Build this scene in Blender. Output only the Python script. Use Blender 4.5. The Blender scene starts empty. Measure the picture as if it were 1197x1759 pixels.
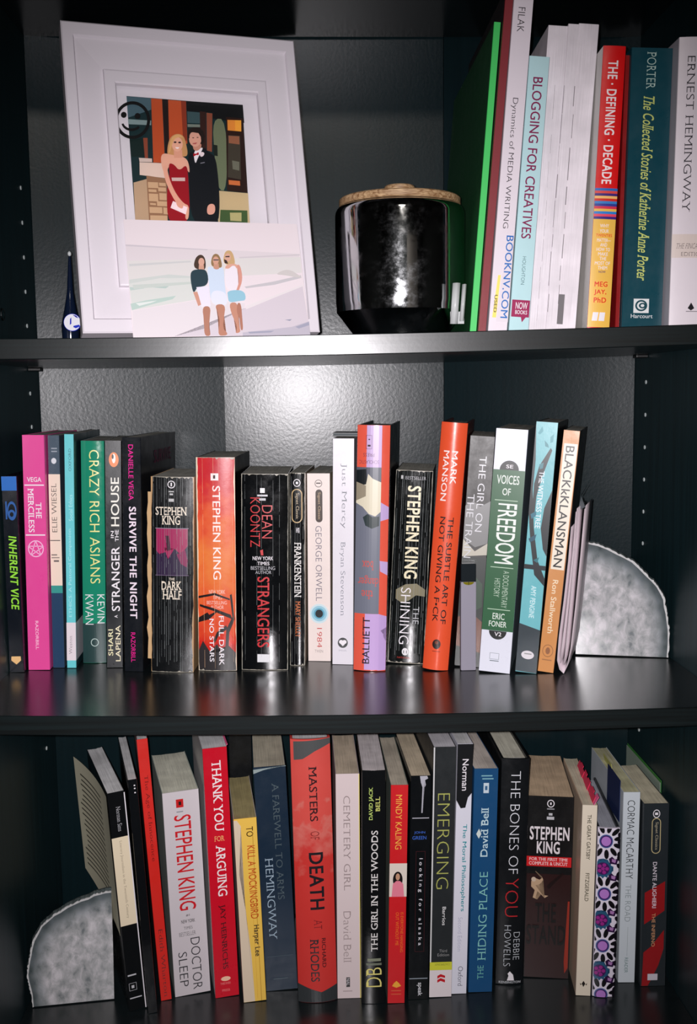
import bpy, bmesh, math, random, os
from mathutils import Vector, Matrix
CAM = {"loc": [0.26473, -0.78185, 1.4939], "r": [0.999114, -0.040402, -0.011799], "u": [0.016296, 0.112837, 0.99348], "f": [0.038807, 0.992792, -0.113395], "fpx": 1789.17}
CASE = {"W": 0.5985, "D": 0.28545, "ZO": 1.25, "H1": 0.29006, "H3": -0.31178, "Hc": 0.58784, "t": 0.01526, "s1": 0.00257, "s2": 0.00347, "k1": 0.00654, "k2": -0.00682, "yh": 0.23648, "zh": 0.24714, "zr": 0.25122, "seams": [0.18213, 0.40455]}

S = bpy.context.scene
COL = S.collection

# ---------------- camera ----------------
cd = bpy.data.cameras.new('camera')
cam = bpy.data.objects.new('camera', cd)
COL.objects.link(cam)
cd.sensor_fit = 'VERTICAL'; cd.sensor_height = 36.0; cd.sensor_width = 36.0
cd.lens = CAM['fpx'] / 1759 * 36.0
cd.clip_start = 0.01
r_, u_, f_ = Vector(CAM['r']), Vector(CAM['u']), Vector(CAM['f'])
cam.matrix_world = Matrix(((r_.x, u_.x, -f_.x, CAM['loc'][0]), (r_.y, u_.y, -f_.y, CAM['loc'][1]), (r_.z, u_.z, -f_.z, CAM['loc'][2]), (0, 0, 0, 1)))
S.camera = cam

# ---------------- exposure, world ----------------
S.view_settings.view_transform = 'Standard'
S.view_settings.look = 'None'
S.view_settings.gamma = 1.0
S.view_settings.use_curve_mapping = False
S.view_settings.exposure = 0.0
wd = bpy.data.worlds.new('world'); S.world = wd; wd.use_nodes = True
wd.node_tree.nodes['Background'].inputs[0].default_value = (0.5, 0.6, 0.7, 1)
wd.node_tree.nodes['Background'].inputs[1].default_value = 0.02
try:
    S.cycles.max_bounces = 6; S.cycles.diffuse_bounces = 2; S.cycles.glossy_bounces = 4; S.cycles.transmission_bounces = 4
    S.cycles.use_denoising = True
    S.cycles.sample_clamp_indirect = 10.0
except Exception:
    pass

# ---------------- lights: the phone's flash beside the lens, an added dim fill for the unseen room ----------------
ld = bpy.data.lights.new('phone_flash', 'SPOT')
ld.energy = 36; ld.color = (1.0, 0.955, 0.985); ld.shadow_soft_size = 0.0035
ld.spot_size = math.radians(78); ld.spot_blend = 1.0
fl = bpy.data.objects.new('phone_flash', ld); COL.objects.link(fl)
fl.location = Vector(CAM['loc']) - r_ * 0.011 + u_ * 0.004
aim = (Vector((0.29, 0.1, CASE['ZO'] + 0.10)) - fl.location).normalized()
fl.rotation_euler = aim.to_track_quat('-Z', 'Y').to_euler()
ad = bpy.data.lights.new('room_fill', 'AREA')
ad.shape = 'DISK'; ad.size = 0.4; ad.energy = 6; ad.color = (1.0, 0.93, 0.85)
al = bpy.data.objects.new('room_fill', ad); COL.objects.link(al)
al.location = (0.3, -2.0, 2.36)

# ---------------- materials ----------------
def lin(c, a=1.0):
    o = []
    for v in c[:3]:
        v = v / 255.0
        o.append(v / 12.92 if v <= 0.04045 else ((v + 0.055) / 1.055) ** 2.4)
    return (o[0], o[1], o[2], a)

MATS = {}
def new_mat(name):
    m = bpy.data.materials.new(name); m.use_nodes = True
    return m, m.node_tree, m.node_tree.nodes['Principled BSDF']

def bump(nt, b, scale, strength, dist=0.001, stretch=(1, 1, 1), detail=2):
    tc = nt.nodes.new('ShaderNodeTexCoord'); mp = nt.nodes.new('ShaderNodeMapping')
    mp.inputs['Scale'].default_value = stretch
    nz = nt.nodes.new('ShaderNodeTexNoise'); nz.inputs['Scale'].default_value = scale; nz.inputs['Detail'].default_value = detail
    bp = nt.nodes.new('ShaderNodeBump'); bp.inputs['Strength'].default_value = strength; bp.inputs['Distance'].default_value = dist
    nt.links.new(tc.outputs['Object'], mp.inputs[0]); nt.links.new(mp.outputs[0], nz.inputs['Vector'])
    nt.links.new(nz.outputs['Fac'], bp.inputs['Height']); nt.links.new(bp.outputs[0], b.inputs['Normal'])
    return nz, bp

def plain(c, rough=0.5, metal=0.0, key=None, bmp=None, spec=0.5):
    k = ('p', tuple(c), rough, metal, bmp, spec)
    if k in MATS: return MATS[k]
    m, nt, b = new_mat('mat')
    b.inputs['Base Color'].default_value = lin(c); b.inputs['Roughness'].default_value = rough; b.inputs['Metallic'].default_value = metal
    b.inputs['Specular IOR Level'].default_value = spec
    if bmp: bump(nt, b, bmp[0], bmp[1], bmp[2])
    MATS[k] = m
    return m

def ink(c):
    return plain(c, 0.35)

def laminate(name, base, rough, axis, grain=0.5, peb=0.0, spec=0.5, bs=0.12, var=0.12):
    """black-brown wood-grain foil; axis = grain direction"""
    m, nt, b = new_mat(name)
    tc = nt.nodes.new('ShaderNodeTexCoord'); mp = nt.nodes.new('ShaderNodeMapping')
    sc = {'x': (3, 160, 160), 'z': (160, 160, 3)}[axis]
    mp.inputs['Scale'].default_value = sc
    nz = nt.nodes.new('ShaderNodeTexNoise'); nz.inputs['Scale'].default_value = 2.2; nz.inputs['Detail'].default_value = 5
    cr = nt.nodes.new('ShaderNodeValToRGB')
    cr.color_ramp.elements[0].position = 0.35; cr.color_ramp.elements[0].color = lin([v * (1 - var) for v in base])
    cr.color_ramp.elements[1].position = 0.68; cr.color_ramp.elements[1].color = lin([min(255, v * (1 + var)) for v in base])
    nt.links.new(tc.outputs['Object'], mp.inputs[0]); nt.links.new(mp.outputs[0], nz.inputs['Vector'])
    nt.links.new(nz.outputs['Fac'], cr.inputs[0]); nt.links.new(cr.outputs[0], b.inputs['Base Color'])
    b.inputs['Roughness'].default_value = rough
    n2 = nt.nodes.new('ShaderNodeTexNoise'); n2.inputs['Scale'].default_value = 330; n2.inputs['Detail'].default_value = 3
    nt.links.new(tc.outputs['Object'], n2.inputs['Vector'])
    mx = nt.nodes.new('ShaderNodeMath'); mx.operation = 'MULTIPLY_ADD'; mx.inputs[1].default_value = peb
    gm = nt.nodes.new('ShaderNodeMath'); gm.operation = 'MULTIPLY'; gm.inputs[1].default_value = grain
    nt.links.new(nz.outputs['Fac'], gm.inputs[0])
    nt.links.new(n2.outputs['Fac'], mx.inputs[0]); nt.links.new(gm.outputs[0], mx.inputs[2])
    bp = nt.nodes.new('ShaderNodeBump'); b.inputs['Specular IOR Level'].default_value = spec
    bp.inputs['Strength'].default_value = bs; bp.inputs['Distance'].default_value = 0.0003
    nt.links.new(mx.outputs[0], bp.inputs['Height']); nt.links.new(bp.outputs[0], b.inputs['Normal'])
    return m

def cover_mat(c, rough, h, worn=0, wc=(205, 205, 200), grad=None, seed=0):
    """printed paper cover: optional vertical colour gradient and vertical spine creases"""
    m, nt, b = new_mat('printed_cover')
    b.inputs['Roughness'].default_value = rough
    tc = nt.nodes.new('ShaderNodeTexCoord')
    col = None
    if grad:
        sx = nt.nodes.new('ShaderNodeSeparateXYZ'); nt.links.new(tc.outputs['Object'], sx.inputs[0])
        dv = nt.nodes.new('ShaderNodeMath'); dv.operation = 'DIVIDE'; dv.inputs[1].default_value = h
        nt.links.new(sx.outputs['Z'], dv.inputs[0])
        nz = nt.nodes.new('ShaderNodeTexNoise'); nz.inputs['Scale'].default_value = 70; nz.inputs['Detail'].default_value = 4
        nt.links.new(tc.outputs['Object'], nz.inputs['Vector'])
        ma = nt.nodes.new('ShaderNodeMath'); ma.operation = 'MULTIPLY_ADD'; ma.inputs[1].default_value = 0.42
        sb = nt.nodes.new('ShaderNodeMath'); sb.operation = 'SUBTRACT'; sb.inputs[1].default_value = 0.21
        nt.links.new(nz.outputs['Fac'], ma.inputs[0]); nt.links.new(dv.outputs[0], ma.inputs[2]); nt.links.new(ma.outputs[0], sb.inputs[0])
        cr = nt.nodes.new('ShaderNodeValToRGB')
        e = cr.color_ramp.elements
        e[0].position = grad[0][0]; e[0].color = lin(grad[0][1]); e[1].position = grad[-1][0]; e[1].color = lin(grad[-1][1])
        for p, cc in grad[1:-1]:
            q = e.new(p); q.color = lin(cc)
        nt.links.new(sb.outputs[0], cr.inputs[0]); col = cr.outputs[0]
    # faint handling marks
    nm = nt.nodes.new('ShaderNodeTexNoise'); nm.inputs['Scale'].default_value = 55; nm.inputs['Detail'].default_value = 5; nm.inputs['Roughness'].default_value = 0.7
    nt.links.new(tc.outputs['Object'], nm.inputs['Vector'])
    mr = nt.nodes.new('ShaderNodeMapRange'); mr.inputs[1].default_value = 0.35; mr.inputs[2].default_value = 0.75
    mr.inputs[3].default_value = max(0.05, rough - 0.05); mr.inputs[4].default_value = rough + 0.1
    nt.links.new(nm.outputs['Fac'], mr.inputs[0]); nt.links.new(mr.outputs[0], b.inputs['Roughness'])
    mixn = nt.nodes.new('ShaderNodeMix'); mixn.data_type = 'RGBA'
    if col is None: mixn.inputs[6].default_value = lin(c)
    else: nt.links.new(col, mixn.inputs[6])
    mixn.inputs[7].default_value = lin(wc)
    if True:
        mixn.inputs[0].default_value = 0.0
        bp = nt.nodes.new('ShaderNodeBump'); bp.inputs['Strength'].default_value = 0.12; bp.inputs['Distance'].default_value = 0.0006
        nt.links.new(nm.outputs['Fac'], bp.inputs['Height']); nt.links.new(bp.outputs[0], b.inputs['Normal'])
    nt.links.new(mixn.outputs[2], b.inputs['Base Color'])
    return m

def page_mat(c, con=1.0):
    k = ('page', tuple(c), con)
    if k in MATS: return MATS[k]
    m, nt, b = new_mat('page_edges')
    tc = nt.nodes.new('ShaderNodeTexCoord'); mp = nt.nodes.new('ShaderNodeMapping'); mp.inputs['Scale'].default_value = (1, 0.01, 0.01)
    nz = nt.nodes.new('ShaderNodeTexNoise'); nz.inputs['Scale'].default_value = 2600; nz.inputs['Detail'].default_value = 1
    n2 = nt.nodes.new('ShaderNodeTexNoise'); n2.inputs['Scale'].default_value = 45; n2.inputs['Detail'].default_value = 4
    nt.links.new(tc.outputs['Object'], mp.inputs[0]); nt.links.new(mp.outputs[0], nz.inputs['Vector']); nt.links.new(tc.outputs['Object'], n2.inputs['Vector'])
    ad_ = nt.nodes.new('ShaderNodeMath'); ad_.operation = 'ADD'; nt.links.new(nz.outputs['Fac'], ad_.inputs[0]); nt.links.new(n2.outputs['Fac'], ad_.inputs[1])
    cr = nt.nodes.new('ShaderNodeValToRGB')
    cr.color_ramp.elements[0].position = 0.4; cr.color_ramp.elements[0].color = lin([v * (1 - .16 * con) for v in c])
    cr.color_ramp.elements[1].position = 0.65; cr.color_ramp.elements[1].color = lin([min(255, v * 1.04) for v in c])
    hf = nt.nodes.new('ShaderNodeMath'); hf.operation = 'MULTIPLY'; hf.inputs[1].default_value = 0.5
    nt.links.new(ad_.outputs[0], hf.inputs[0]); nt.links.new(hf.outputs[0], cr.inputs[0]); nt.links.new(cr.outputs[0], b.inputs['Base Color'])
    b.inputs['Roughness'].default_value = 0.85; b.inputs['Specular IOR Level'].default_value = 0.2
    MATS[k] = m
    return m

# ---------------- mesh helpers ----------------
def link(o, parent=None):
    COL.objects.link(o)
    if parent: o.parent = parent
    return o

def mesh(name, verts, faces, mats, parent=None, smooth=False, fm=None):
    me = bpy.data.meshes.new(name); me.from_pydata([tuple(v) for v in verts], [], faces); me.update()
    for m in (mats if isinstance(mats, (list, tuple)) else [mats]): me.materials.append(m)
    if fm:
        for p, i in zip(me.polygons, fm): p.material_index = i
    if smooth:
        for p in me.polygons: p.use_smooth = True
    return link(bpy.data.objects.new(name, me), parent)

def from_bm(name, bm, mats, parent=None, smooth=False):
    me = bpy.data.meshes.new(name); bm.normal_update(); bm.to_mesh(me); bm.free()
    for m in (mats if isinstance(mats, (list, tuple)) else [mats]): me.materials.append(m)
    if smooth:
        for p in me.polygons: p.use_smooth = True
    return link(bpy.data.objects.new(name, me), parent)

def box(name, lo, hi, m, parent=None, bevel=0.0):
    bm = bmesh.new(); bmesh.ops.create_cube(bm, size=1.0)
    for v in bm.verts:
        v.co = Vector([(lo[i] + hi[i]) / 2 + v.co[i] * (hi[i] - lo[i]) for i in range(3)])
    if bevel > 0: bmesh.ops.bevel(bm, geom=bm.edges[:], offset=bevel, segments=2, affect='EDGES', profile=0.5)
    return from_bm(name, bm, m, parent)

def empty(name, loc, rot=None):
    o = bpy.data.objects.new(name, None); o.empty_display_size = 0.01; o.location = loc
    if rot is not None: o.rotation_euler = rot
    return link(o)

def tag(o, label, cat, group=None):
    o['label'] = label; o['category'] = cat
    if group: o['group'] = group
    return o

def structure(o): o['kind'] = 'structure'; return o

# ---------------- lettering ----------------
TXT = {}; LAY = {}
def text_geo(s, style, sp):
    """glyph outlines filled flat and scaled into the unit square; 'r' styles get slab serifs"""
    k = (s, style, sp)
    if k in TXT: return TXT[k]
    cu = bpy.data.curves.new('t', 'FONT'); cu.body = s; cu.size = 1.0
    cu.resolution_u = 3
    cu.offset = {'l': -0.020, 'r': -0.012, 's': -0.010, 's2': -0.006}.get(style, 0.0)
    if sp: cu.space_character = 1.7
    if style == 'sbb': cu.space_character = 1.08
    ob = bpy.data.objects.new('t', cu)
    me = bpy.data.meshes.new_from_object(ob)
    vs = [(v.co.x, v.co.y) for v in me.vertices]; fs = [tuple(p.vertices) for p in me.polygons]
    if style.startswith('r') and vs:
        cnt = {}
        for f in fs:
            for a, b in zip(f, f[1:] + f[:1]):
                e = (min(a, b), max(a, b)); cnt[e] = cnt.get(e, 0) + 1
        hs = []; n_gl = len(vs)
        for (a, b), n in cnt.items():
            if n != 1: continue
            x0, y0 = vs[a]; x1, y1 = vs[b]; L = abs(x1 - x0)
            if abs(y1 - y0) < 0.006 and 0.045 < L < 0.2 and (abs(y0) < 0.03 or 0.5 < y0): hs.append((min(x0, x1), max(x0, x1), y0))
        th = 0.05 if style == 'rb' else 0.038; ex = 0.065
        for a, b, y in hs:
            up = 1 if y < 0.1 else -1
            i = len(vs); vs += [(a - ex, y), (b + ex, y), (b + ex, y + up * th), (a - ex, y + up * th)]; fs.append((i, i + 1, i + 2, i + 3))
    lay = [0] * len(vs)
    if style.startswith('r') and vs: lay = [0 if i < n_gl else 8 + ((i - n_gl) // 4) % 3 for i in range(len(vs))]
    e = {'sbb': 0.022, 'sb': 0.007, 'rb': 0.006}.get(style, 0.0)
    if e and vs:
        n0 = len(vs); f0 = list(fs); v0 = list(vs)
        for q, (dx, dy) in enumerate(((e, e * .7), (e, -e * .7), (-e, -e * .7), (-e, e * .7))):
            if q == 0: vs = [(x + dx, y + dy) for x, y in v0]; lay0 = lay; lay = list(lay0)
            else:
                k0 = len(vs); vs = vs + [(x + dx, y + dy) for x, y in v0]; fs = fs + [tuple(i + k0 for i in f) for f in f0]; lay += [q + l for l in lay0]
    bpy.data.objects.remove(ob); bpy.data.curves.remove(cu); bpy.data.meshes.remove(me)
    if not vs: TXT[k] = ([], []); return TXT[k]
    x0 = min(v[0] for v in vs); x1 = max(v[0] for v in vs); y0 = min(v[1] for v in vs); y1 = max(v[1] for v in vs)
    W_ = max(x1 - x0, 1e-6); H_ = max(y1 - y0, 1e-6)
    vs = [((x - x0) / W_, (y - y0) / H_) for x, y in vs]
    TXT[k] = (vs, fs); LAY[id(vs)] = lay
    return TXT[k]

def bulge_y(x, w, b):
    t = min(1.0, max(0.0, x / w))
    return -4 * b * t * (1 - t)

def decal(name, polys, color, parent, w, b, lift, verts=None, faces=None, lay=None):
    """flat print on a spine: 2D (x,z) polygons laid on the curved front face"""
    bm = bmesh.new()
    if polys is not None:
        for p in polys:
            vv = [bm.verts.new((x, 0, z)) for x, z in p]
            try: bm.faces.new(vv)
            except ValueError: pass
        bmesh.ops.triangulate(bm, faces=[f for f in bm.faces if len(f.verts) > 4])
    else:
        LL = bm.verts.layers.float.new('layer'); vv = []
        for i, (x, z) in enumerate(verts):
            v = bm.verts.new((x, 0, z)); v[LL] = lay[i] if lay else 0.0; vv.append(v)
        for f in faces:
            try: bm.faces.new([vv[i] for i in f])
            except ValueError: pass
    if b > 0:
        for i in range(1, 12):
            bmesh.ops.bisect_plane(bm, geom=bm.verts[:] + bm.edges[:] + bm.faces[:], plane_co=(w * i / 12, 0, 0), plane_no=(1, 0, 0), dist=1e-6)
    LL = bm.verts.layers.float.get('layer')
    for v in bm.verts: v.co.y = bulge_y(v.co.x, w, b) - lift - (v[LL] * .000003 if LL else 0)
    bmesh.ops.recalc_face_normals(bm, faces=bm.faces[:])
    for f in bm.faces:
        f.normal_update()
        if f.normal.y > 0: f.normal_flip()
    return from_bm(name, bm, ink(color), parent)

def text_verts(s, style, sp, rot, x0, x1, z0, z1, sk):
    vs, fs = text_geo(s, style, sp)
    out = []
    for gx, gy in vs:
        gx2 = gx
        if rot == 'D': x, z = x0 + gy * (x1 - x0), z1 - gx2 * (z1 - z0) - sk * (gy - .5) * (x1 - x0)
        elif rot == 'U': x, z = x1 - gy * (x1 - x0), z0 + gx2 * (z1 - z0) + sk * (gy - .5) * (x1 - x0)
        elif rot == 'H': x, z = x0 + gx2 * (x1 - x0) + sk * (gy - .5) * (z1 - z0), z0 + gy * (z1 - z0)
        else: x, z = x1 - gx2 * (x1 - x0), z1 - gy * (z1 - z0)
        out.append((x, z))
    return out, fs

def ell(cx, cz, rx, rz, n=24, a0=0.0, a1=2 * math.pi):
    return [(cx + rx * math.cos(a0 + (a1 - a0) * i / n), cz + rz * math.sin(a0 + (a1 - a0) * i / n)) for i in range(n + (0 if a1 - a0 > 6.2 else 1))]

def ring(outer, inner):
    n = len(outer)
    return [[outer[i], outer[(i + 1) % n], inner[(i + 1) % n], inner[i]] for i in range(n)]

def capsule(cx, cz, rx, rz, n=8):
    o = []
    s = rz - rx
    for i in range(n + 1):
        a = math.pi * i / n; o.append((cx + rx * math.cos(a), cz + s + rx * math.sin(a)))
    for i in range(n + 1):
        a = math.pi + math.pi * i / n; o.append((cx + rx * math.cos(a), cz - s + rx * math.sin(a)))
    return o

BOOKS = [
 {"name":"binder","bay":"top","label":"tall thin bright green binder standing beside the silver jar","loc":[0.39577,0.05506,1.53961],"yaw":-0.06,"lean":4.5,"w":0.00527,"h":0.23865,"d":0.21907,"cover":[62,200,95],"side":[12,78,36],"pages":[168,158,140],"rough":0.45,"hard":1,"items":[]},  # side is the same green darkened, grazing shade put into the colour
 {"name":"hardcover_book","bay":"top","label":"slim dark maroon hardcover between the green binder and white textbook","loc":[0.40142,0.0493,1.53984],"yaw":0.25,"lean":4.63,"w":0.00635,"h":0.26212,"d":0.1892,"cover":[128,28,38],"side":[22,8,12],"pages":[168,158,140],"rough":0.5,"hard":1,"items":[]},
 {"name":"paperback_book","bay":"top","label":"tall white textbook with thin black sans lettering and a blue web address sticker","loc":[0.40918,0.04788,1.54078],"yaw":0.3,"lean":4.38,"w":0.01516,"h":0.26016,"d":0.19188,"cover":[232,222,230],"pages":[215,210,212],"rough":0.32,"items":[["T","author_name",[35,32,38],"FILAK","D","s",0.00409,0.0094,0.22803,0.24608,0,0],["T","title",[30,28,34],"Dynamics of MEDIA WRITING","D","s",0.00394,0.0094,0.08059,0.17918,0,0],["P","sticker",[226,216,224],[[0.01485,0.08059],[0.01243,0.07443],[0.00909,0.0577],[0.00727,0.0401],[0.00637,0.02249],[0.00546,0.00841],[0.01516,0.00841]]],["P","yellow_sticker",[248,226,110],[[0.00455,0.0445],[0.00667,0.0445],[0.00546,0.01149],[0.00242,0.01149]]],["T","sticker_text",[60,50,10],"USED","D","sb",0.00303,0.00546,0.01545,0.0291,0,0],["T","sticker_text",[20,105,185],"BOOKNV.COM","D","sb",0.00879,0.0144,0.01149,0.07531,0,0]]},
 {"name":"paperback_book","bay":"top","label":"pale cyan paperback with maroon capitals reading down the spine","loc":[0.42787,0.05921,1.54112],"yaw":-0.19,"lean":4.11,"w":0.01603,"h":0.21324,"d":0.20331,"cover":[190,226,230],"pages":[215,210,212],"rough":0.32,"items":[["T","title",[132,22,78],"BLOGGING FOR CREATIVES","D","sb",0.00417,0.01186,0.0739,0.19751,0,0],["T","author_name",[40,90,95],"HOUGHTON","D","s",0.00673,0.00962,0.03794,0.05996,0,0],["P","publisher_panel",[158,18,82],[[0.00096,0.01231],[0.01539,0.01231],[0.01539,0.0258],[0.00096,0.0258]]],["P","publisher_panel",[158,18,82],[[0.00881,0.01276],[0.01314,0.01276],[0.00994,0.00827]]],["T","publisher_mark",[240,235,240],"NOW","H","sb",0.00401,0.01362,0.01861,0.024,0,0],["T","publisher_mark",[240,235,240],"BOOKS","H","sb",0.00401,0.01362,0.01456,0.01771,0,0]]},
 {"name":"paperback_book","bay":"top","label":"thick coverless-looking white book with its page edges facing out","loc":[0.44549,0.07357,1.54357],"yaw":1.47,"lean":3.79,"w":0.04027,"h":0.2414,"d":0.15541,"cover":[218,210,216],"pages":[220,210,218],"rough":0.32,"fore":1,"items":[]},
 {"name":"paperback_book","bay":"top","label":"red and yellow paperback with a band of coloured stripes","loc":[0.49007,0.05446,1.54219],"yaw":1.53,"lean":2.57,"w":0.01774,"h":0.21778,"d":0.12774,"cover":[222,22,24],"side":[225,222,215],"pages":[168,158,140],"rough":0.32,"bulge":0.0008,"items":[["P","colour_band",[240,190,82],[[0.0,0.00212],[0.01774,0.00212],[0.01774,0.11018],[0.0,0.11018]]],["P","stripe",[40,110,190],[[0.0,0.10819],[0.01774,0.10819],[0.01774,0.11018],[0.0,0.11018]]],["P","stripe",[225,75,70],[[0.0,0.1062],[0.01774,0.1062],[0.01774,0.10819],[0.0,0.10819]]],["P","stripe",[70,40,120],[[0.0,0.10422],[0.01774,0.10422],[0.01774,0.1062],[0.0,0.1062]]],["P","stripe",[250,190,110],[[0.0,0.10223],[0.01774,0.10223],[0.01774,0.10422],[0.0,0.10422]]],["P","stripe",[215,45,30],[[0.0,0.10024],[0.01774,0.10024],[0.01774,0.10223],[0.0,0.10223]]],["P","stripe",[60,130,200],[[0.0,0.09825],[0.01774,0.09825],[0.01774,0.10024],[0.0,0.10024]]],["P","stripe",[50,60,150],[[0.0,0.09627],[0.01774,0.09627],[0.01774,0.09825],[0.0,0.09825]]],["P","stripe",[220,50,80],[[0.0,0.09428],[0.01774,0.09428],[0.01774,0.09627],[0.0,0.09627]]],["P","stripe",[240,190,80],[[0.0,0.09229],[0.01774,0.09229],[0.01774,0.09428],[0.0,0.09428]]],["P","stripe",[40,130,210],[[0.0,0.09031],[0.01774,0.09031],[0.01774,0.09229],[0.0,0.09229]]],["P","stripe",[235,70,100],[[0.0,0.08832],[0.01774,0.08832],[0.01774,0.09031],[0.0,0.09031]]],["P","stripe",[60,35,130],[[0.0,0.08633],[0.01774,0.08633],[0.01774,0.08832],[0.0,0.08832]]],["T","title",[250,235,235],"THE \u00b7 DEFINING \u00b7 DECADE","D","sbb",0.00426,0.01207,0.1133,0.20662,0,0],["T","subtitle",[240,235,240],"WHY","H","sb",0.00532,0.01242,0.07981,0.08249,0,0],["T","subtitle",[240,235,240],"YOUR","H","sb",0.00532,0.01242,0.07579,0.07847,0,0],["T","subtitle",[225,60,20],"TWENTIES","H","sb",0.00248,0.01526,0.07267,0.0749,0,0],["T","subtitle",[240,235,240],"MATTER\u2014","H","sb",0.00355,0.01455,0.06865,0.07133,0,0],["T","subtitle",[240,235,240],"AND","H","sb",0.00621,0.01171,0.06508,0.06776,0,0],["T","subtitle",[240,235,240],"HOW TO","H","sb",0.00355,0.0142,0.06151,0.06419,0,0],["T","subtitle",[240,235,240],"MAKE","H","sb",0.00497,0.01278,0.05793,0.06061,0,0],["T","subtitle",[240,235,240],"THE","H","sb",0.00621,0.01171,0.05436,0.05704,0,0],["T","subtitle",[240,235,240],"MOST OF","H","sb",0.00284,0.0149,0.05079,0.05347,0,0],["T","subtitle",[240,235,240],"THEM","H","sb",0.00532,0.01278,0.04722,0.0499,0,0],["T","subtitle",[60,40,110],"NOW","H","sb",0.00621,0.01171,0.04454,0.04633,0,0],["T","author_name",[225,55,25],"MEG","H","sbb",0.00355,0.01384,0.03382,0.03784,0,0],["T","author_name",[225,55,25],"JAY,","H","sbb",0.00355,0.01331,0.02713,0.03159,0,0],["T","author_name",[225,55,25],"PhD","H","sbb",0.00355,0.01349,0.02132,0.02534,0,0],["P","publisher_mark",[240,235,240],[[0.00355,0.01373],[0.00798,0.01373],[0.0071,0.00703],[0.00284,0.00703]]],["P","publisher_mark",[240,235,240],[[0.00887,0.01373],[0.01331,0.01373],[0.01242,0.0115],[0.01065,0.01016],[0.01278,0.00703],[0.00816,0.00703]]]]},
 {"name":"hardcover_book","bay":"top","label":"thin dark red book wedged beside the yellow and red paperback","loc":[0.51816,0.07264,1.54171],"yaw":-0.26,"lean":1.29,"w":0.00336,"h":0.21664,"d":0.12475,"cover":[140,20,22],"pages":[168,158,140],"rough":0.32,"hard":1,"items":[]},
 {"name":"paperback_book","bay":"top","label":"dark teal paperback with yellow italic lettering","loc":[0.52213,0.06864,1.54315],"yaw":-0.11,"lean":1.17,"w":0.03319,"h":0.21992,"d":0.1373,"cover":[12,66,78],"pages":[190,190,185],"rough":0.32,"items":[["T","author_name",[190,215,205],"PORTER","D","r",0.01261,0.01992,0.18848,0.21673,0,0],["T","title",[205,215,120],"The Collected Stories of Katherine Anne Porter","D","rb",0.01095,0.01992,0.03902,0.18347,0.18,0],["P","publisher_mark",[230,232,232],[[0.00929,0.01305],[0.02191,0.01305],[0.02191,0.02444],[0.00929,0.02444]]],["O","publisher_mark",[20,70,80],0.0156,0.01897,0.00498,0.00456,0.7,""],["O","publisher_mark",[20,70,80],0.0166,0.01897,0.00299,0.00228,0.5,""],["T","publisher_mark",[225,228,230],"Harcourt","H","sb",0.0073,0.02523,0.00894,0.01213,0,0]]},
 {"name":"paperback_book","bay":"top","label":"thick white paperback with widely spaced black capitals at the frame edge","loc":[0.55651,0.05547,1.54392],"yaw":-0.03,"lean":0.88,"w":0.03361,"h":0.22256,"d":0.12993,"cover":[232,222,228],"side":[190,184,192],"pages":[168,158,140],"rough":0.32,"bulge":0.002,"items":[["T","author_name",[45,42,50],"ERNEST HEMINGWAY","D","r",0.00672,0.01277,0.08957,0.20818,0,0],["P","colour_band",[224,208,200],[[0.0,0.05408],[0.03361,0.05408],[0.03361,0.0725],[0.0,0.0725]]],["T","title",[110,100,100],"THE FINCA VIGIA","H","r",0.00336,0.03025,0.06127,0.06531,0.2,0],["T","title",[110,100,100],"EDITION","H","r",0.00739,0.02622,0.05543,0.05857,0,0],["P","publisher_mark",[20,20,24],[[0.0168,0.01903],[0.01949,0.01454],[0.0168,0.01274],[0.01412,0.01454]]],["P","publisher_mark",[120,115,120],[[0.01277,0.01176],[0.02218,0.01176],[0.02218,0.0123],[0.01277,0.0123]]]]},
 {"name":"disc_case","bay":"mid","label":"black movie disc case with blue top band at the left end","loc":[0.00046,0.12315,1.25369],"yaw":0.17,"lean":0.36,"w":0.0128,"h":0.17268,"d":0.13524,"cover":[15,20,28],"pages":[168,158,140],"rough":0.2,"hard":1,"items":[["P","colour_band",[30,105,190],[[0.0,0.16025],[0.0128,0.16025],[0.0128,0.17248],[0.0,0.17248]]],["O","emblem",[35,90,160],0.00793,0.14265,0.00409,0.00828,0.72,""],["O","emblem",[35,90,160],0.00768,0.13954,0.0032,0.00414,0.5,""],["P","emblem",[35,90,160],[[0.00256,0.1354],[0.00384,0.1354],[0.00384,0.15093],[0.00256,0.15093]]],["T","title",[150,225,60],"INHERENT VICE","D","sbb",0.00409,0.01088,0.05618,0.12038,0.15,0],["P","publisher_mark",[235,190,130],[[0.0023,0.01424],[0.01024,0.01424],[0.01049,0.01061],[0.0064,0.00699],[0.00205,0.01061]]]]},
 {"name":"paperback_book","bay":"mid","label":"bright pink paperback with white circled star emblem","loc":[0.0146,0.13164,1.25323],"yaw":-0.24,"lean":1.06,"w":0.01896,"h":0.20807,"d":0.13236,"cover":[228,72,152],"pages":[150,160,155],"rough":0.32,"items":[["T","author_name",[240,235,240],"VEGA","H","sb",0.00341,0.01573,0.16738,0.1715,0,0],["P","rule_line",[240,235,240],[[0.00114,0.16404],[0.01782,0.16404],[0.01782,0.16507],[0.00114,0.16507]]],["T","title",[240,235,240],"THE","D","rb",0.01043,0.01517,0.13545,0.14936,0,0],["T","title",[240,235,240],"MERCILESS","D","rb",0.00379,0.00872,0.12309,0.16172,0,0],["P","rule_line",[240,235,240],[[0.00114,0.12026],[0.01782,0.12026],[0.01782,0.12129],[0.00114,0.12129]]],["O","emblem",[245,190,225],0.00948,0.10867,0.00682,0.00747,0.88,""],["S","emblem",[245,190,225],0.00948,0.10867,0.00721],["T","publisher_mark",[250,200,225],"RAZORBILL","D","sb",0.0072,0.00986,0.01854,0.04429,0,0]]},
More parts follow.
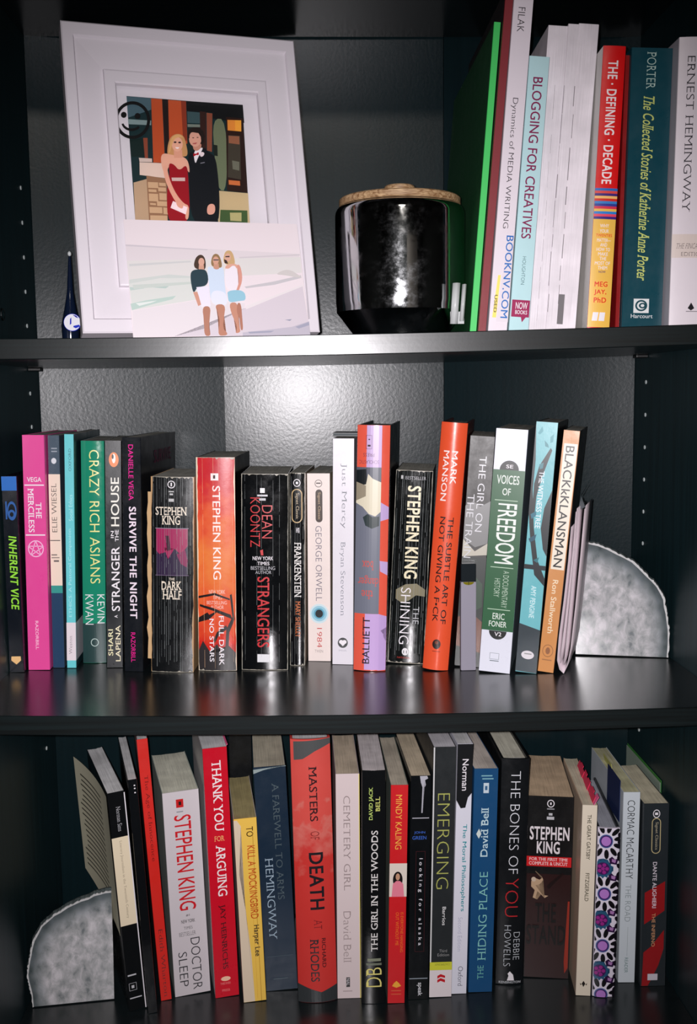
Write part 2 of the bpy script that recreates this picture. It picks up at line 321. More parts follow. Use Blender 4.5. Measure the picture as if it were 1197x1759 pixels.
 {"name":"paperback_book","bay":"mid","label":"narrow paperback with slate top, cream middle and navy foot","loc":[0.03441,0.13977,1.2526],"yaw":-0.6,"lean":1.1,"w":0.00998,"h":0.20785,"d":0.10847,"cover":[70,86,100],"pages":[168,158,140],"rough":0.25,"items":[["P","colour_band",[238,218,200],[[0.0,0.07466],[0.00998,0.07466],[0.00998,0.17377],[0.0,0.17377]]],["P","colour_band",[50,150,140],[[0.0,0.06789],[0.00998,0.06789],[0.00998,0.07466],[0.0,0.07466]]],["P","colour_band",[22,58,92],[[0.0,0.0002],[0.00998,0.0002],[0.00998,0.06789],[0.0,0.06789]]],["O","publisher_mark",[215,220,225],0.00499,0.18547,0.0022,0.0026,0,""],["P","publisher_mark",[150,160,170],[[0.00299,0.19588],[0.00799,0.19588],[0.00799,0.19692],[0.00299,0.19692]]],["P","publisher_mark",[150,160,170],[[0.00299,0.19328],[0.00799,0.19328],[0.00799,0.19432],[0.00299,0.19432]]],["T","author_name",[70,60,60],"ELIE WIESEL","U","r",0.0022,0.00659,0.12252,0.1657,0,0],["P","rule_line",[90,80,80],[[0.0002,0.11472],[0.00898,0.11472],[0.00898,0.1155],[0.0002,0.1155]]],["P","rule_line",[120,110,105],[[0.001,0.10171],[0.00599,0.10171],[0.00599,0.10275],[0.001,0.10275]]],["P","rule_line",[120,110,105],[[0.001,0.09937],[0.00799,0.09937],[0.00799,0.10015],[0.001,0.10015]]],["P","rule_line",[110,100,98],[[0.00299,0.09599],[0.00749,0.09599],[0.00749,0.09755],[0.00299,0.09755]]]]},
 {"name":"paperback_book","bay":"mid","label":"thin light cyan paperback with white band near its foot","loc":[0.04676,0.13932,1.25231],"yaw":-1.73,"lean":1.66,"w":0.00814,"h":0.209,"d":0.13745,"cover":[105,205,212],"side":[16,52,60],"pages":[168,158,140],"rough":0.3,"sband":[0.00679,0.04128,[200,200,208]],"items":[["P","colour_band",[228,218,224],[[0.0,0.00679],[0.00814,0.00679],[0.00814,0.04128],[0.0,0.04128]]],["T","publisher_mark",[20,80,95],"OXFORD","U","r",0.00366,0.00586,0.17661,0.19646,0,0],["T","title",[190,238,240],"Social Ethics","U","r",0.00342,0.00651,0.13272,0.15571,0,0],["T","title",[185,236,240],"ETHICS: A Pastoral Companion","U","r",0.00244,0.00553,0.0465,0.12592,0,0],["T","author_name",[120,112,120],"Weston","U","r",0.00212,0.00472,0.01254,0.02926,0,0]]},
 {"name":"paperback_book","bay":"mid","label":"deep green paperback with pale yellow capitals reading down","loc":[0.05741,0.15727,1.25204],"yaw":-2.99,"lean":1.59,"w":0.02063,"h":0.2026,"d":0.1188,"cover":[32,138,108],"side":[14,60,55],"pages":[168,158,140],"rough":0.12,"bulge":0.0013,"items":[["P","colour_band",[30,60,60],[[0.0,0.0002],[0.02063,0.0002],[0.02063,0.03679],[0.0,0.03679]]],["T","title",[235,228,140],"CRAZY RICH ASIANS","D","s2",0.00743,0.01609,0.07358,0.19461,0,0],["T","author_name",[240,235,240],"KEVIN","D","s",0.0132,0.01959,0.03679,0.06345,0,0],["T","author_name",[240,235,240],"KWAN","D","s",0.00248,0.0099,0.03572,0.06345,0,0],["O","publisher_mark",[190,210,205],0.01073,0.01919,0.00351,0.00373,0.82,""]]},  # dark band at the foot paints in the glossy reflection there
 {"name":"paperback_book","bay":"mid","label":"black paperback with orange oval bird mark and white capitals reading up","loc":[0.08195,0.14068,1.2514],"yaw":-4.16,"lean":1.58,"w":0.01411,"h":0.20376,"d":0.12624,"cover":[18,22,26],"pages":[168,158,140],"rough":0.3,"items":[["O","publisher_mark",[238,130,60],0.00762,0.18704,0.00423,0.00653,0,""],["O","publisher_mark",[248,244,240],0.00762,0.18809,0.00155,0.00418,0,""],["O","publisher_mark",[30,24,24],0.00677,0.18966,0.00085,0.00209,0,""],["T","title",[238,236,225],"HOUSE","U","sb",0.0048,0.01199,0.128,0.17137,0,0],["T","title",[240,235,240],"IN","U","sb",0.00451,0.00705,0.11756,0.12382,0,0],["T","title",[240,235,240],"THE","U","sb",0.00818,0.01129,0.11442,0.12487,0,0],["T","title",[240,235,240],"STRANGER","U","sb",0.0048,0.01199,0.05172,0.10972,0,0],["T","title",[240,235,240],"A","U","sb",0.00705,0.00987,0.04545,0.04807,0,0],["T","author_name",[238,232,190],"SHARI","U","sb",0.00141,0.00564,0.01097,0.03501,0,0],["T","author_name",[240,232,200],"LAPENA","U","sb",0.0079,0.01213,0.00575,0.03866,0,0]]},
 {"name":"paperback_book","bay":"mid","label":"tall black paperback with magenta and white sans lettering","loc":[0.09961,0.12986,1.25065],"yaw":5.44,"lean":1.33,"w":0.01658,"h":0.20787,"d":0.1351,"cover":[16,20,26],"pages":[150,155,150],"rough":0.28,"stext":["SURVIVE",0.18233,0.1942,0.35,0.85,[110,20,70]],"items":[["T","author_name",[235,30,150],"DANIELLE VEGA","D","sb",0.00564,0.00995,0.15293,0.20142,0,0],["T","title",[240,225,238],"SURVIVE THE NIGHT","D","sbb",0.00564,0.01193,0.04771,0.14726,0,0],["T","publisher_mark",[225,25,140],"RAZORBILL","D","sb",0.00597,0.00995,0.00851,0.03533,0,0]]},
 {"name":"paperback_book","bay":"mid","label":"thick battered black paperback with magenta portrait panel and cracked spine","loc":[0.1235,0.12932,1.25028],"yaw":3.56,"lean":1.73,"w":0.03751,"h":0.17384,"d":0.1028,"cover":[14,16,18],"side":[200,165,120],"pages":[150,140,120],"rough":0.25,"bulge":0.0015,"worn":16,"items":[["P","cover_picture",[42,24,58],[[0.0045,0.08692],[0.03226,0.08692],[0.03226,0.12831],[0.0045,0.12831]]],["P","cover_picture",[158,26,84],[[0.0045,0.12831],[0.03226,0.12831],[0.03226,0.11331],[0.02626,0.10555],[0.02063,0.11072],[0.01501,0.10141],[0.01125,0.11176],[0.0075,0.10555],[0.0045,0.10865]]],["P","cover_picture",[130,24,80],[[0.02251,0.10555],[0.03001,0.10969],[0.03226,0.10037],[0.03151,0.09417],[0.02626,0.09727]]],["P","cover_picture",[60,14,40],[[0.01275,0.1221],[0.01576,0.1221],[0.01726,0.11072],[0.01426,0.10813]]],["P","rule_line",[150,140,160],[[0.00375,0.12831],[0.03301,0.12831],[0.03301,0.12883],[0.00375,0.12883]]],["P","rule_line",[110,90,120],[[0.00375,0.08666],[0.03301,0.08666],[0.03301,0.08718],[0.00375,0.08718]]],["O","publisher_mark",[240,235,240],0.01801,0.16712,0.00338,0.00336,0.78,""],["P","publisher_mark",[240,235,240],[[0.01744,0.16557],[0.01857,0.16557],[0.01857,0.16867],[0.01744,0.16867]]],["P","publisher_mark",[190,190,190],[[0.01576,0.16039],[0.02026,0.16039],[0.02026,0.16143],[0.01576,0.16143]]],["P","publisher_mark",[190,190,190],[[0.01651,0.1578],[0.01951,0.1578],[0.01951,0.15936],[0.01651,0.15936]]],["P","publisher_mark",[190,190,190],[[0.01576,0.15211],[0.02026,0.15211],[0.02026,0.1547],[0.01576,0.1547]]],["T","author_name",[238,225,205],"STEPHEN","H","rb",0.00413,0.03151,0.14021,0.14746,0,0],["T","author_name",[238,225,205],"KING","H","rb",0.00975,0.02551,0.13193,0.1397,0,0],["T","title",[238,225,205],"THE","H","rb",0.01576,0.02101,0.08278,0.08485,0,0],["T","title",[238,225,205],"DARK","H","rb",0.00938,0.02701,0.07399,0.08175,0,0],["T","title",[238,225,205],"HALF","H","rb",0.01013,0.02701,0.06571,0.07347,0,0]]},
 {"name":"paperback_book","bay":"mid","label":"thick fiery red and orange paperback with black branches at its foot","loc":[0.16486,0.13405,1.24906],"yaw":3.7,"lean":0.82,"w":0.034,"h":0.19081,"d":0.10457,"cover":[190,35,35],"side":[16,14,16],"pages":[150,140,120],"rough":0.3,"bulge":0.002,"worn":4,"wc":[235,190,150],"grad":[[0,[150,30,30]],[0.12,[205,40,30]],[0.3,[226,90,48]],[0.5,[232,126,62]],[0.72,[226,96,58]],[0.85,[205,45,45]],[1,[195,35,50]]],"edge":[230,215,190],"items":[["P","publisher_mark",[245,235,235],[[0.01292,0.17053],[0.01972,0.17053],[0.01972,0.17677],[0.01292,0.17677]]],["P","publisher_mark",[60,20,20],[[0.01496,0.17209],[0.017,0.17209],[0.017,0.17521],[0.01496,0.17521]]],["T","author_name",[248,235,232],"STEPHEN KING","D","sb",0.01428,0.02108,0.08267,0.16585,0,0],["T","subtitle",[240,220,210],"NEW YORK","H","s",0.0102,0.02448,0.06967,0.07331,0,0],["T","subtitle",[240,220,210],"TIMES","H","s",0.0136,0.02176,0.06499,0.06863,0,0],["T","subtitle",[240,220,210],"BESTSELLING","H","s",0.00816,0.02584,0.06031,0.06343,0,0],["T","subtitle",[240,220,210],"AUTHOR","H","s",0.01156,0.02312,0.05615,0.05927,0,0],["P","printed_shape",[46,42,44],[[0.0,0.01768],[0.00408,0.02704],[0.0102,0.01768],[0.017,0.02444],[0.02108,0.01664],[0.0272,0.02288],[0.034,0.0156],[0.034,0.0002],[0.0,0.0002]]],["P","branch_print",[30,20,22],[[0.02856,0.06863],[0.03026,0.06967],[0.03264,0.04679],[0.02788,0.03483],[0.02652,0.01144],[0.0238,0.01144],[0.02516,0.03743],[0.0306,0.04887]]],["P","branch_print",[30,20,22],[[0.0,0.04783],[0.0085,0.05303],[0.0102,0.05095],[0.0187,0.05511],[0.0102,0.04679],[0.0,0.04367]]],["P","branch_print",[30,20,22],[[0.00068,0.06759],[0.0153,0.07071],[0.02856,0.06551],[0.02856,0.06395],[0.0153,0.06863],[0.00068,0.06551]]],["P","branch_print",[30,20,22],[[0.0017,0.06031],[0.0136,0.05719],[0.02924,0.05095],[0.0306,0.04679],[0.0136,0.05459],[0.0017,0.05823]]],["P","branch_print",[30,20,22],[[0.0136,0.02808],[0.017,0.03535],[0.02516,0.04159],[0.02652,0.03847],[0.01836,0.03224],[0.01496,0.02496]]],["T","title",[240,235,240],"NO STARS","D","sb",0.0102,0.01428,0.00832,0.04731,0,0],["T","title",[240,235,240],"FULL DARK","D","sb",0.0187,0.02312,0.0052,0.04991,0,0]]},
 {"name":"paperback_book","bay":"mid","label":"thick glossy black paperback with tall red author lettering","loc":[0.20311,0.13537,1.24841],"yaw":1.51,"lean":1.17,"w":0.04133,"h":0.17634,"d":0.10383,"cover":[12,14,16],"pages":[150,140,120],"rough":0.12,"bulge":0.002,"worn":5,"items":[["P","publisher_mark",[240,235,240],[[0.01653,0.1596],[0.02067,0.1596],[0.02067,0.16379],[0.01653,0.16379]]],["P","publisher_mark",[200,200,205],[[0.01405,0.15646],[0.02315,0.15646],[0.02315,0.15803],[0.01405,0.15803]]],["P","publisher_mark",[190,190,195],[[0.01571,0.1528],[0.02149,0.1528],[0.02149,0.15489],[0.01571,0.15489]]],["T","author_name",[205,38,44],"KOONTZ","D","s",0.00785,0.01653,0.11146,0.15541,0,0],["T","author_name",[205,38,44],"DEAN","D","s",0.01819,0.02728,0.11931,0.14861,0,0],["P","rule_line",[205,38,44],[[0.01653,0.10832],[0.01901,0.10936],[0.01943,0.10413],[0.01736,0.10413]]],["T","subtitle",[240,235,240],"NEW YORK","H","sb",0.00992,0.02811,0.09968,0.10309,0,0],["T","subtitle",[240,235,240],"TIMES","H","sb",0.01405,0.0248,0.09524,0.09838,0,0],["T","subtitle",[200,200,205],"BESTSELLING","H","s",0.00827,0.02976,0.09105,0.09419,0,0],["T","subtitle",[200,200,205],"AUTHOR","H","s",0.0124,0.02645,0.08739,0.09027,0,0],["T","title",[200,36,44],"STRANGERS","D","sb",0.01405,0.0248,0.02093,0.08477,0,0],["P","barcode_label",[225,225,228],[[0.01405,0.00733],[0.0248,0.00733],[0.0248,0.01465],[0.01405,0.01465]]]]},
 {"name":"paperback_book","bay":"mid","label":"slim worn black classic paperback with white condensed title and oval label","loc":[0.24615,0.14985,1.24756],"yaw":5.0,"lean":0.92,"w":0.01348,"h":0.17625,"d":0.1074,"cover":[16,16,18],"side":[165,150,130],"pages":[150,140,120],"rough":0.14,"bulge":0.001,"worn":6,"items":[["O","publisher_mark",[240,235,240],0.00647,0.1672,0.00324,0.00346,0.8,""],["P","publisher_mark",[240,235,240],[[0.00539,0.16613],[0.00755,0.16613],[0.00755,0.16826],[0.00539,0.16826]]],["CAP","oval_label",[210,180,130],0.00647,0.14643,0.00485,0.01544,0.82,""],["T","publisher_mark",[225,205,170],"Signet Classic","D","r",0.00485,0.00836,0.13472,0.15814,0,0],["T","author_name",[240,235,240],"MARY","D","rb",0.00539,0.00876,0.12194,0.12673,0,0],["T","title",[240,236,232],"FRANKENSTEIN","D","rb",0.00404,0.01025,0.06336,0.11342,0,0],["T","author_name",[205,110,60],"MARY SHELLEY","D","rb",0.00512,0.00944,0.02609,0.05964,0,0]]},
 {"name":"paperback_book","bay":"mid","label":"cream white paperback with blue eye print on its spine","loc":[0.26269,0.16456,1.2473],"yaw":7.29,"lean":0.51,"w":0.02105,"h":0.17453,"d":0.10786,"cover":[236,222,216],"side":[180,165,145],"pages":[110,118,112],"rough":0.35,"items":[["O","publisher_mark",[60,50,50],0.01052,0.16534,0.00337,0.00351,0.85,""],["P","publisher_mark",[60,50,50],[[0.00842,0.16507],[0.01263,0.16507],[0.01263,0.16615],[0.00842,0.16615]]],["CAP","oval_label",[60,44,36],0.01095,0.14481,0.00316,0.01513,0,""],["T","publisher_mark",[220,190,150],"Signet Classic","D","r",0.00947,0.01242,0.13238,0.15724,0,0],["T","author_name",[110,105,120],"GEORGE ORWELL","D","s",0.00758,0.01326,0.05674,0.12644,0,0],["O","eye_print",[206,226,232],0.01052,0.04485,0.00884,0.00919,0,""],["O","eye_print",[150,200,218],0.01052,0.04485,0.00716,0.00729,0,""],["O","eye_print",[95,165,190],0.01052,0.04485,0.00505,0.00513,0,""],["O","eye_print",[10,20,26],0.01052,0.04485,0.00358,0.00378,0,""],["T","title",[190,50,50],"1984","D","s",0.00842,0.01305,0.01297,0.03134,0,0],["T","publisher_mark",[140,130,130],"TWEN","H","s",0.00631,0.01389,0.00811,0.01081,0,0]]},
 {"name":"hardcover_book","bay":"mid","label":"white dust-jacketed book with thin grey serif lettering and black heart disc","loc":[0.28471,0.1517,1.24708],"yaw":6.28,"lean":0.91,"w":0.01916,"h":0.20674,"d":0.12651,"cover":[226,222,230],"pages":[90,100,100],"rough":0.35,"items":[["T","title",[105,108,118],"Just Mercy","D","r",0.0069,0.01265,0.12575,0.18436,0,0],["T","author_name",[125,128,138],"Bryan Stevenson","D","r",0.00613,0.0115,0.04529,0.1135,0,0],["O","publisher_mark",[20,24,28],0.00958,0.02025,0.0046,0.0048,0,""],["O","publisher_mark",[240,235,240],0.00805,0.02105,0.00192,0.00181,0,""],["O","publisher_mark",[240,235,240],0.01111,0.02105,0.00192,0.00181,0,""],["P","publisher_mark",[240,235,240],[[0.00651,0.02025],[0.01265,0.02025],[0.00958,0.01705]]],["T","publisher_mark",[150,150,160],"SPIEGEL","H","s",0.00575,0.01341,0.01226,0.01385,0,0]]},
 {"name":"hardcover_book","bay":"mid","label":"upside-down orange and lavender hardcover with dark torn picture panel","loc":[0.30305,0.13112,1.24732],"yaw":8.39,"lean":1.62,"w":0.02889,"h":0.21916,"d":0.1459,"cover":[226,92,72],"side":[26,22,28],"pages":[70,84,90],"rough":0.22,"hard":1,"bulge":0.003,"overhang":0.003,"items":[["P","colour_band",[196,168,214],[[0.00867,0.18229],[0.02195,0.18229],[0.02195,0.21896],[0.00867,0.21896]]],["P","cover_picture",[88,92,104],[[0.0,0.18229],[0.02195,0.18229],[0.02195,0.09971],[0.0,0.09971]]],["P","cover_picture",[112,116,130],[[0.0,0.05193],[0.02195,0.05193],[0.02195,0.15164],[0.0,0.15164]]],["P","cover_picture",[20,26,30],[[0.0,0.17969],[0.00867,0.18073],[0.00953,0.16722],[0.0,0.16567]]],["P","cover_picture",[222,214,190],[[0.0,0.16567],[0.00867,0.16722],[0.0104,0.17657],[0.01444,0.17242],[0.02195,0.1693],[0.02195,0.14334],[0.01733,0.13918],[0.01155,0.14126],[0.00578,0.14749],[0.0,0.15061]]],["P","cover_picture",[150,140,120],[[0.0,0.1693],[0.00867,0.16619],[0.00867,0.15684],[0.0,0.15268]]],["P","cover_picture",[38,52,54],[[0.00636,0.13814],[0.0104,0.14126],[0.01444,0.13866],[0.0208,0.13918],[0.0208,0.13087],[0.01444,0.12827],[0.00867,0.13087]]],["P","cover_print",[190,165,212],[[0.02195,0.15164],[0.02889,0.14749],[0.02889,0.1371],[0.02195,0.13503]]],["P","cover_print",[190,165,212],[[0.02195,0.09971],[0.02889,0.09867],[0.02889,0.08673],[0.02253,0.09036]]],["P","cover_print",[190,160,212],[[0.02195,0.05193],[0.02889,0.04986],[0.02889,0.03999],[0.02253,0.03583],[0.026,0.0322],[0.02889,0.02701],[0.02889,0.00104],[0.02195,0.00052]]],["P","colour_band",[196,164,216],[[0.00982,0.00104],[0.02253,0.00104],[0.02253,0.05193],[0.00982,0.05193]]],["R","publisher_mark",[50,26,36],0.00809,0.01329,0.19838,0.21033],["P","publisher_mark",[40,20,30],[[0.00953,0.20046],[0.01213,0.20046],[0.01213,0.20202],[0.00953,0.20202]]],["P","publisher_mark",[60,30,50],[[0.01011,0.20617],[0.01155,0.20617],[0.01155,0.20721],[0.01011,0.20721]]],["T","publisher_mark",[95,50,70],"PRESS","R","s",0.00578,0.0156,0.19163,0.19475,0,0],["T","publisher_mark",[95,50,70],"SCHOLASTIC","R","s",0.00231,0.01964,0.1854,0.18852,0,0],["T","title",[196,88,84],"box","R","rb",0.00636,0.01675,0.0914,0.09971,0,0],["T","title",[196,88,84],"danger","R","rb",0.00289,0.02138,0.07686,0.08673,0,0],["T","title",[196,88,84],"the","R","rb",0.00636,0.01675,0.06544,0.07323,0,0],["T","author_name",[32,22,36],"BALLIETT","U","sb",0.00809,0.01444,0.00675,0.04882,0,0]]},
 {"name":"paperback_book","bay":"mid","label":"black paperback with cream author lettering and heavily creased glossy spine","loc":[0.3358,0.1536,1.24794],"yaw":8.42,"lean":2.97,"w":0.03308,"h":0.17732,"d":0.10343,"cover":[14,17,17],"pages":[150,140,120],"rough":0.14,"bulge":0.0015,"worn":12,"items":[["P","subtitle",[190,190,190],[[0.00463,0.16929],[0.00662,0.16929],[0.00662,0.1725],[0.00463,0.1725]]],["T","subtitle",[170,170,175],"BESTSELLER","H","s",0.0086,0.02713,0.16902,0.17197,0,0],["T","author_name",[236,226,190],"STEPHEN KING","D","sbb",0.01125,0.02316,0.07875,0.1634,0,0],["P","cover_picture",[128,120,92],[[0.00463,0.06804],[0.01323,0.07339],[0.02316,0.07447],[0.0311,0.06911],[0.0311,0.06268],[0.02316,0.06375],[0.01654,0.05839],[0.00992,0.05625],[0.00463,0.05947]]],["T","title",[240,235,240],"SHINING","D","s",0.00926,0.01819,0.01768,0.07018,0,0],["T","title",[200,200,205],"THE","D","s",0.02117,0.02646,0.03696,0.05304,0,0],["O","emblem",[235,232,235],0.01555,0.01071,0.00298,0.00348,0,""],["P","emblem",[10,12,14],[[0.01389,0.00911],[0.01456,0.00911],[0.01456,0.01179],[0.01389,0.01179]]],["P","emblem",[10,12,14],[[0.01654,0.00911],[0.0172,0.00911],[0.0172,0.01179],[0.01654,0.01179]]],["T","publisher_mark",[190,50,40],"NATIONAL","H","s",0.0086,0.02051,0.00429,0.00589,0,0]]},
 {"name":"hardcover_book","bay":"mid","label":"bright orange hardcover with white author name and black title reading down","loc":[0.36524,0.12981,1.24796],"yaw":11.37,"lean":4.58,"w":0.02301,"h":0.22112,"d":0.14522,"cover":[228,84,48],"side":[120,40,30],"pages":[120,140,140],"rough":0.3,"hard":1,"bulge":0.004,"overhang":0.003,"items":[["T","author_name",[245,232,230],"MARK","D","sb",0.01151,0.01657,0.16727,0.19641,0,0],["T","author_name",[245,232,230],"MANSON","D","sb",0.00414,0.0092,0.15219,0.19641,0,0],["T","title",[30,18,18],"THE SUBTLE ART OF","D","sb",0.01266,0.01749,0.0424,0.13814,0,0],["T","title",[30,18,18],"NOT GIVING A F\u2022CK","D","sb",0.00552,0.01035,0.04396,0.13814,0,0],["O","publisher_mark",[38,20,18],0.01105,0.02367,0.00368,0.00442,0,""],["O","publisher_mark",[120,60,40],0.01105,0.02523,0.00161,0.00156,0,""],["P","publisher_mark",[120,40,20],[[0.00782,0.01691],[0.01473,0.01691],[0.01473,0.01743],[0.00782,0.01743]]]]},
 {"name":"paperback_book","bay":"mid","label":"dark grey paperback with misty landscape print and white capitals","loc":[0.39529,0.13732,1.24749],"yaw":10.42,"lean":3.85,"w":0.02177,"h":0.20847,"d":0.12424,"cover":[62,60,58],"pages":[120,125,120],"rough":0.42,"items":[["P","cover_picture",[125,125,125],[[0.0,0.14608],[0.00653,0.1503],[0.01306,0.14608],[0.02177,0.15135],[0.02177,0.11345],[0.01089,0.10923],[0.0,0.11608]]],["P","cover_picture",[190,185,170],[[0.0,0.11608],[0.01089,0.10555],[0.02177,0.11345],[0.02177,0.10292],[0.0,0.10029]]],["P","cover_picture",[58,62,60],[[0.0,0.0002],[0.02177,0.0002],[0.02177,0.10029],[0.0,0.10029]]],["P","cover_picture",[66,84,70],[[0.00218,0.0766],[0.01089,0.08449],[0.0196,0.0766],[0.02069,0.05554],[0.00871,0.04764],[0.00218,0.05554]]],["P","cover_picture",[120,86,74],[[0.0,0.04501],[0.01089,0.05027],[0.02177,0.04185],[0.02177,0.01342],[0.0,0.01869]]],["T","title",[215,215,220],"THE GIRL ON","D","s2",0.00958,0.01568,0.12345,0.19083,0,0],["T","title",[205,205,210],"THE TRAIN","D","s2",0.00131,0.0074,0.09923,0.15661,0,0]]},
 {"name":"paperback_book","bay":"mid","label":"white and green thick paperback with white block capitals","loc":[0.41385,0.11648,1.2479],"yaw":15.92,"lean":3.91,"w":0.02749,"h":0.21513,"d":0.1335,"cover":[224,226,238],"side":[150,168,180],"pages":[110,125,125],"rough":0.3,"items":[["P","colour_band",[38,92,56],[[0.0,0.03748],[0.02749,0.03748],[0.02749,0.1797],[0.0,0.1797]]],["O","tab_print",[10,12,14],0.01375,0.1797,0.00825,0.00821,0,"up"],["T","subtitle",[240,235,240],"SE","H","sb",0.011,0.01705,0.18124,0.18432,0,0],["T","title",[225,232,225],"VOICES","H","sb",0.00385,0.02309,0.16738,0.17508,0,0],["T","title",[225,232,225],"OF","H","sb",0.00935,0.0165,0.15763,0.16379,0,0],["P","rule_line",[180,205,180],[[0.0033,0.15285],[0.02309,0.15285],[0.02309,0.15352],[0.0033,0.15352]]],["T","title",[232,238,232],"FREEDOM","D","sb",0.0066,0.02309,0.09755,0.15044,0,0],["P","rule_line",[180,205,180],[[0.00385,0.0938],[0.02364,0.0938],[0.02364,0.09447],[0.00385,0.09447]]],["T","subtitle",[190,210,190],"A DOCUMENTARY","D","s",0.0154,0.02035,0.05853,0.09139,0,0],["T","subtitle",[190,210,190],"HISTORY","D","s",0.00825,0.0132,0.06777,0.0842,0,0],["P","rule_line",[180,205,180],[[0.00385,0.05632],[0.02364,0.05632],[0.02364,0.05699],[0.00385,0.05699]]],["T","author_name",[222,232,222],"ERIC","H","sb",0.0088,0.01925,0.04775,0.0534,0,0],["T","author_name",[222,232,222],"FONER","H","sb",0.00605,0.02145,0.04107,0.04621,0,0],["O","tab_print",[10,12,14],0.0143,0.03748,0.0077,0.0077,0,"down"],["T","subtitle",[240,235,240],"V2","H","sb",0.01155,0.0176,0.03286,0.03645,0,0],["R","publisher_mark",[110,120,125],0.0088,0.01705,0.01181,0.01746],["P","publisher_mark",[110,120,125],[[0.00907,0.01001],[0.01705,0.01001],[0.01705,0.01078],[0.00907,0.01078]]]]},
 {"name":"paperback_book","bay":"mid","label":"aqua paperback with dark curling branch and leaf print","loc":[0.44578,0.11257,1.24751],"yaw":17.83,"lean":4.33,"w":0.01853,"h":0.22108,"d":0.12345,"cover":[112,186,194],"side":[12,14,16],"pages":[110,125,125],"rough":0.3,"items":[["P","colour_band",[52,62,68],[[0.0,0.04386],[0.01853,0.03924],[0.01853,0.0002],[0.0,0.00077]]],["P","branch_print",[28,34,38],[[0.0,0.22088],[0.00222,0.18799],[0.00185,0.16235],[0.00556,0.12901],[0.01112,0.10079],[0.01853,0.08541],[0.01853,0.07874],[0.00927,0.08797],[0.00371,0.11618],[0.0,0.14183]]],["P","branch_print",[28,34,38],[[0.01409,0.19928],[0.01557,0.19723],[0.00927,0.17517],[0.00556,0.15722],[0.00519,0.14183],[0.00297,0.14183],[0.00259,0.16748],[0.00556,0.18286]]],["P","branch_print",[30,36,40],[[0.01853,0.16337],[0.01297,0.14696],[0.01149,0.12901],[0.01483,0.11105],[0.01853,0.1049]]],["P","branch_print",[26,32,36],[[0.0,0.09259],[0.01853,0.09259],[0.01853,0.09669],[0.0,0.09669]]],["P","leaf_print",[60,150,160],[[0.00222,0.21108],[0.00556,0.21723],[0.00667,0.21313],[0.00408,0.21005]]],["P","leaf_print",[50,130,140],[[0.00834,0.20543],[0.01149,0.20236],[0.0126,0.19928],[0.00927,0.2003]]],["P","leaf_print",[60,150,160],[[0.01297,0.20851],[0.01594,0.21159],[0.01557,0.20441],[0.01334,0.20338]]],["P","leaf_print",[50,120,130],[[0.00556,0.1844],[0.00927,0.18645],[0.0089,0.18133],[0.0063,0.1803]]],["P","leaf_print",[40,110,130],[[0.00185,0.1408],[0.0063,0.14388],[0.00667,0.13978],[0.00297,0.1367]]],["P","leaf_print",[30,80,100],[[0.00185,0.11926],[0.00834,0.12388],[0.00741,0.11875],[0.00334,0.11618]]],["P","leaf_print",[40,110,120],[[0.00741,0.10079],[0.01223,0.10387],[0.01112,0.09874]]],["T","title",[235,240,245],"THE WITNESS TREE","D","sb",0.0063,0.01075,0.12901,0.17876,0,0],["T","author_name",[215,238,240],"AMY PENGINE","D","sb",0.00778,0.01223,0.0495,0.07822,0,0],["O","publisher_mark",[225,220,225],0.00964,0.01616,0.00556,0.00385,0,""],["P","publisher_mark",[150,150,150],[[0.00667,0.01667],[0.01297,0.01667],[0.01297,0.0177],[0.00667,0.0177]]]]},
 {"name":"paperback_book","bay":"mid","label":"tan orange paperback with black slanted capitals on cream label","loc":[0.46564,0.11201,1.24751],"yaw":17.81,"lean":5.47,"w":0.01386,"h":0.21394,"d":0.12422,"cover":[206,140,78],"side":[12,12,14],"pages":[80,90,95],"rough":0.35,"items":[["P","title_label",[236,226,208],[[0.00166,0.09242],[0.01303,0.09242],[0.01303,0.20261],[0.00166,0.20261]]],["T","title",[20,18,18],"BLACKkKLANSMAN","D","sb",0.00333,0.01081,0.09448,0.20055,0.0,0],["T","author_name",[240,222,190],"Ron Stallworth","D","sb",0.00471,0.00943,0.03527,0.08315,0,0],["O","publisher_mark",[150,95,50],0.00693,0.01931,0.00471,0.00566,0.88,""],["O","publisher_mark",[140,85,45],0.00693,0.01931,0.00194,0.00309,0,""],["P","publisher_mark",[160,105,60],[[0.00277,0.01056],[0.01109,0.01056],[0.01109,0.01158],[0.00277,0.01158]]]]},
 {"name":"paperback_book","bay":"low","label":"leftmost leaning anthology with cream spine label and loose fanned pages","loc":[0.09554,0.11366,0.93852],"yaw":-19.6,"lean":-3.45,"w":0.01531,"h":0.20757,"d":0.12628,"cover":[16,18,20],"pages":[205,198,200],"rough":0.16,"items":[["P","title_label",[236,220,190],[[0.0,0.08225],[0.01439,0.08225],[0.01439,0.16561],[0.0,0.16561]]],["T","author_name",[190,190,195],"Norman Sims","D","r",0.00643,0.0101,0.17117,0.19395,0,0],["T","title",[130,118,100],"Literary Journalism in the Twentieth Century","D","r",0.00582,0.00857,0.08892,0.16228,0,0],["P","rule_line",[200,200,205],[[0.00153,0.03362],[0.00918,0.03362],[0.00918,0.03501],[0.00153,0.03501]]],["R","publisher_mark",[200,200,205],0.00184,0.00857,0.01945,0.02668],["P","publisher_mark",[200,200,205],[[0.00398,0.02167],[0.00643,0.02167],[0.00643,0.02445],[0.00398,0.02445]]],["P","rule_line",[200,200,205],[[0.00153,0.01167],[0.01225,0.01167],[0.01225,0.01278],[0.00153,0.01278]]],["P","white_edge",[235,230,235],[[0.01439,0.0002],[0.01531,0.0002],[0.01531,0.20618],[0.01439,0.20618]]]]},
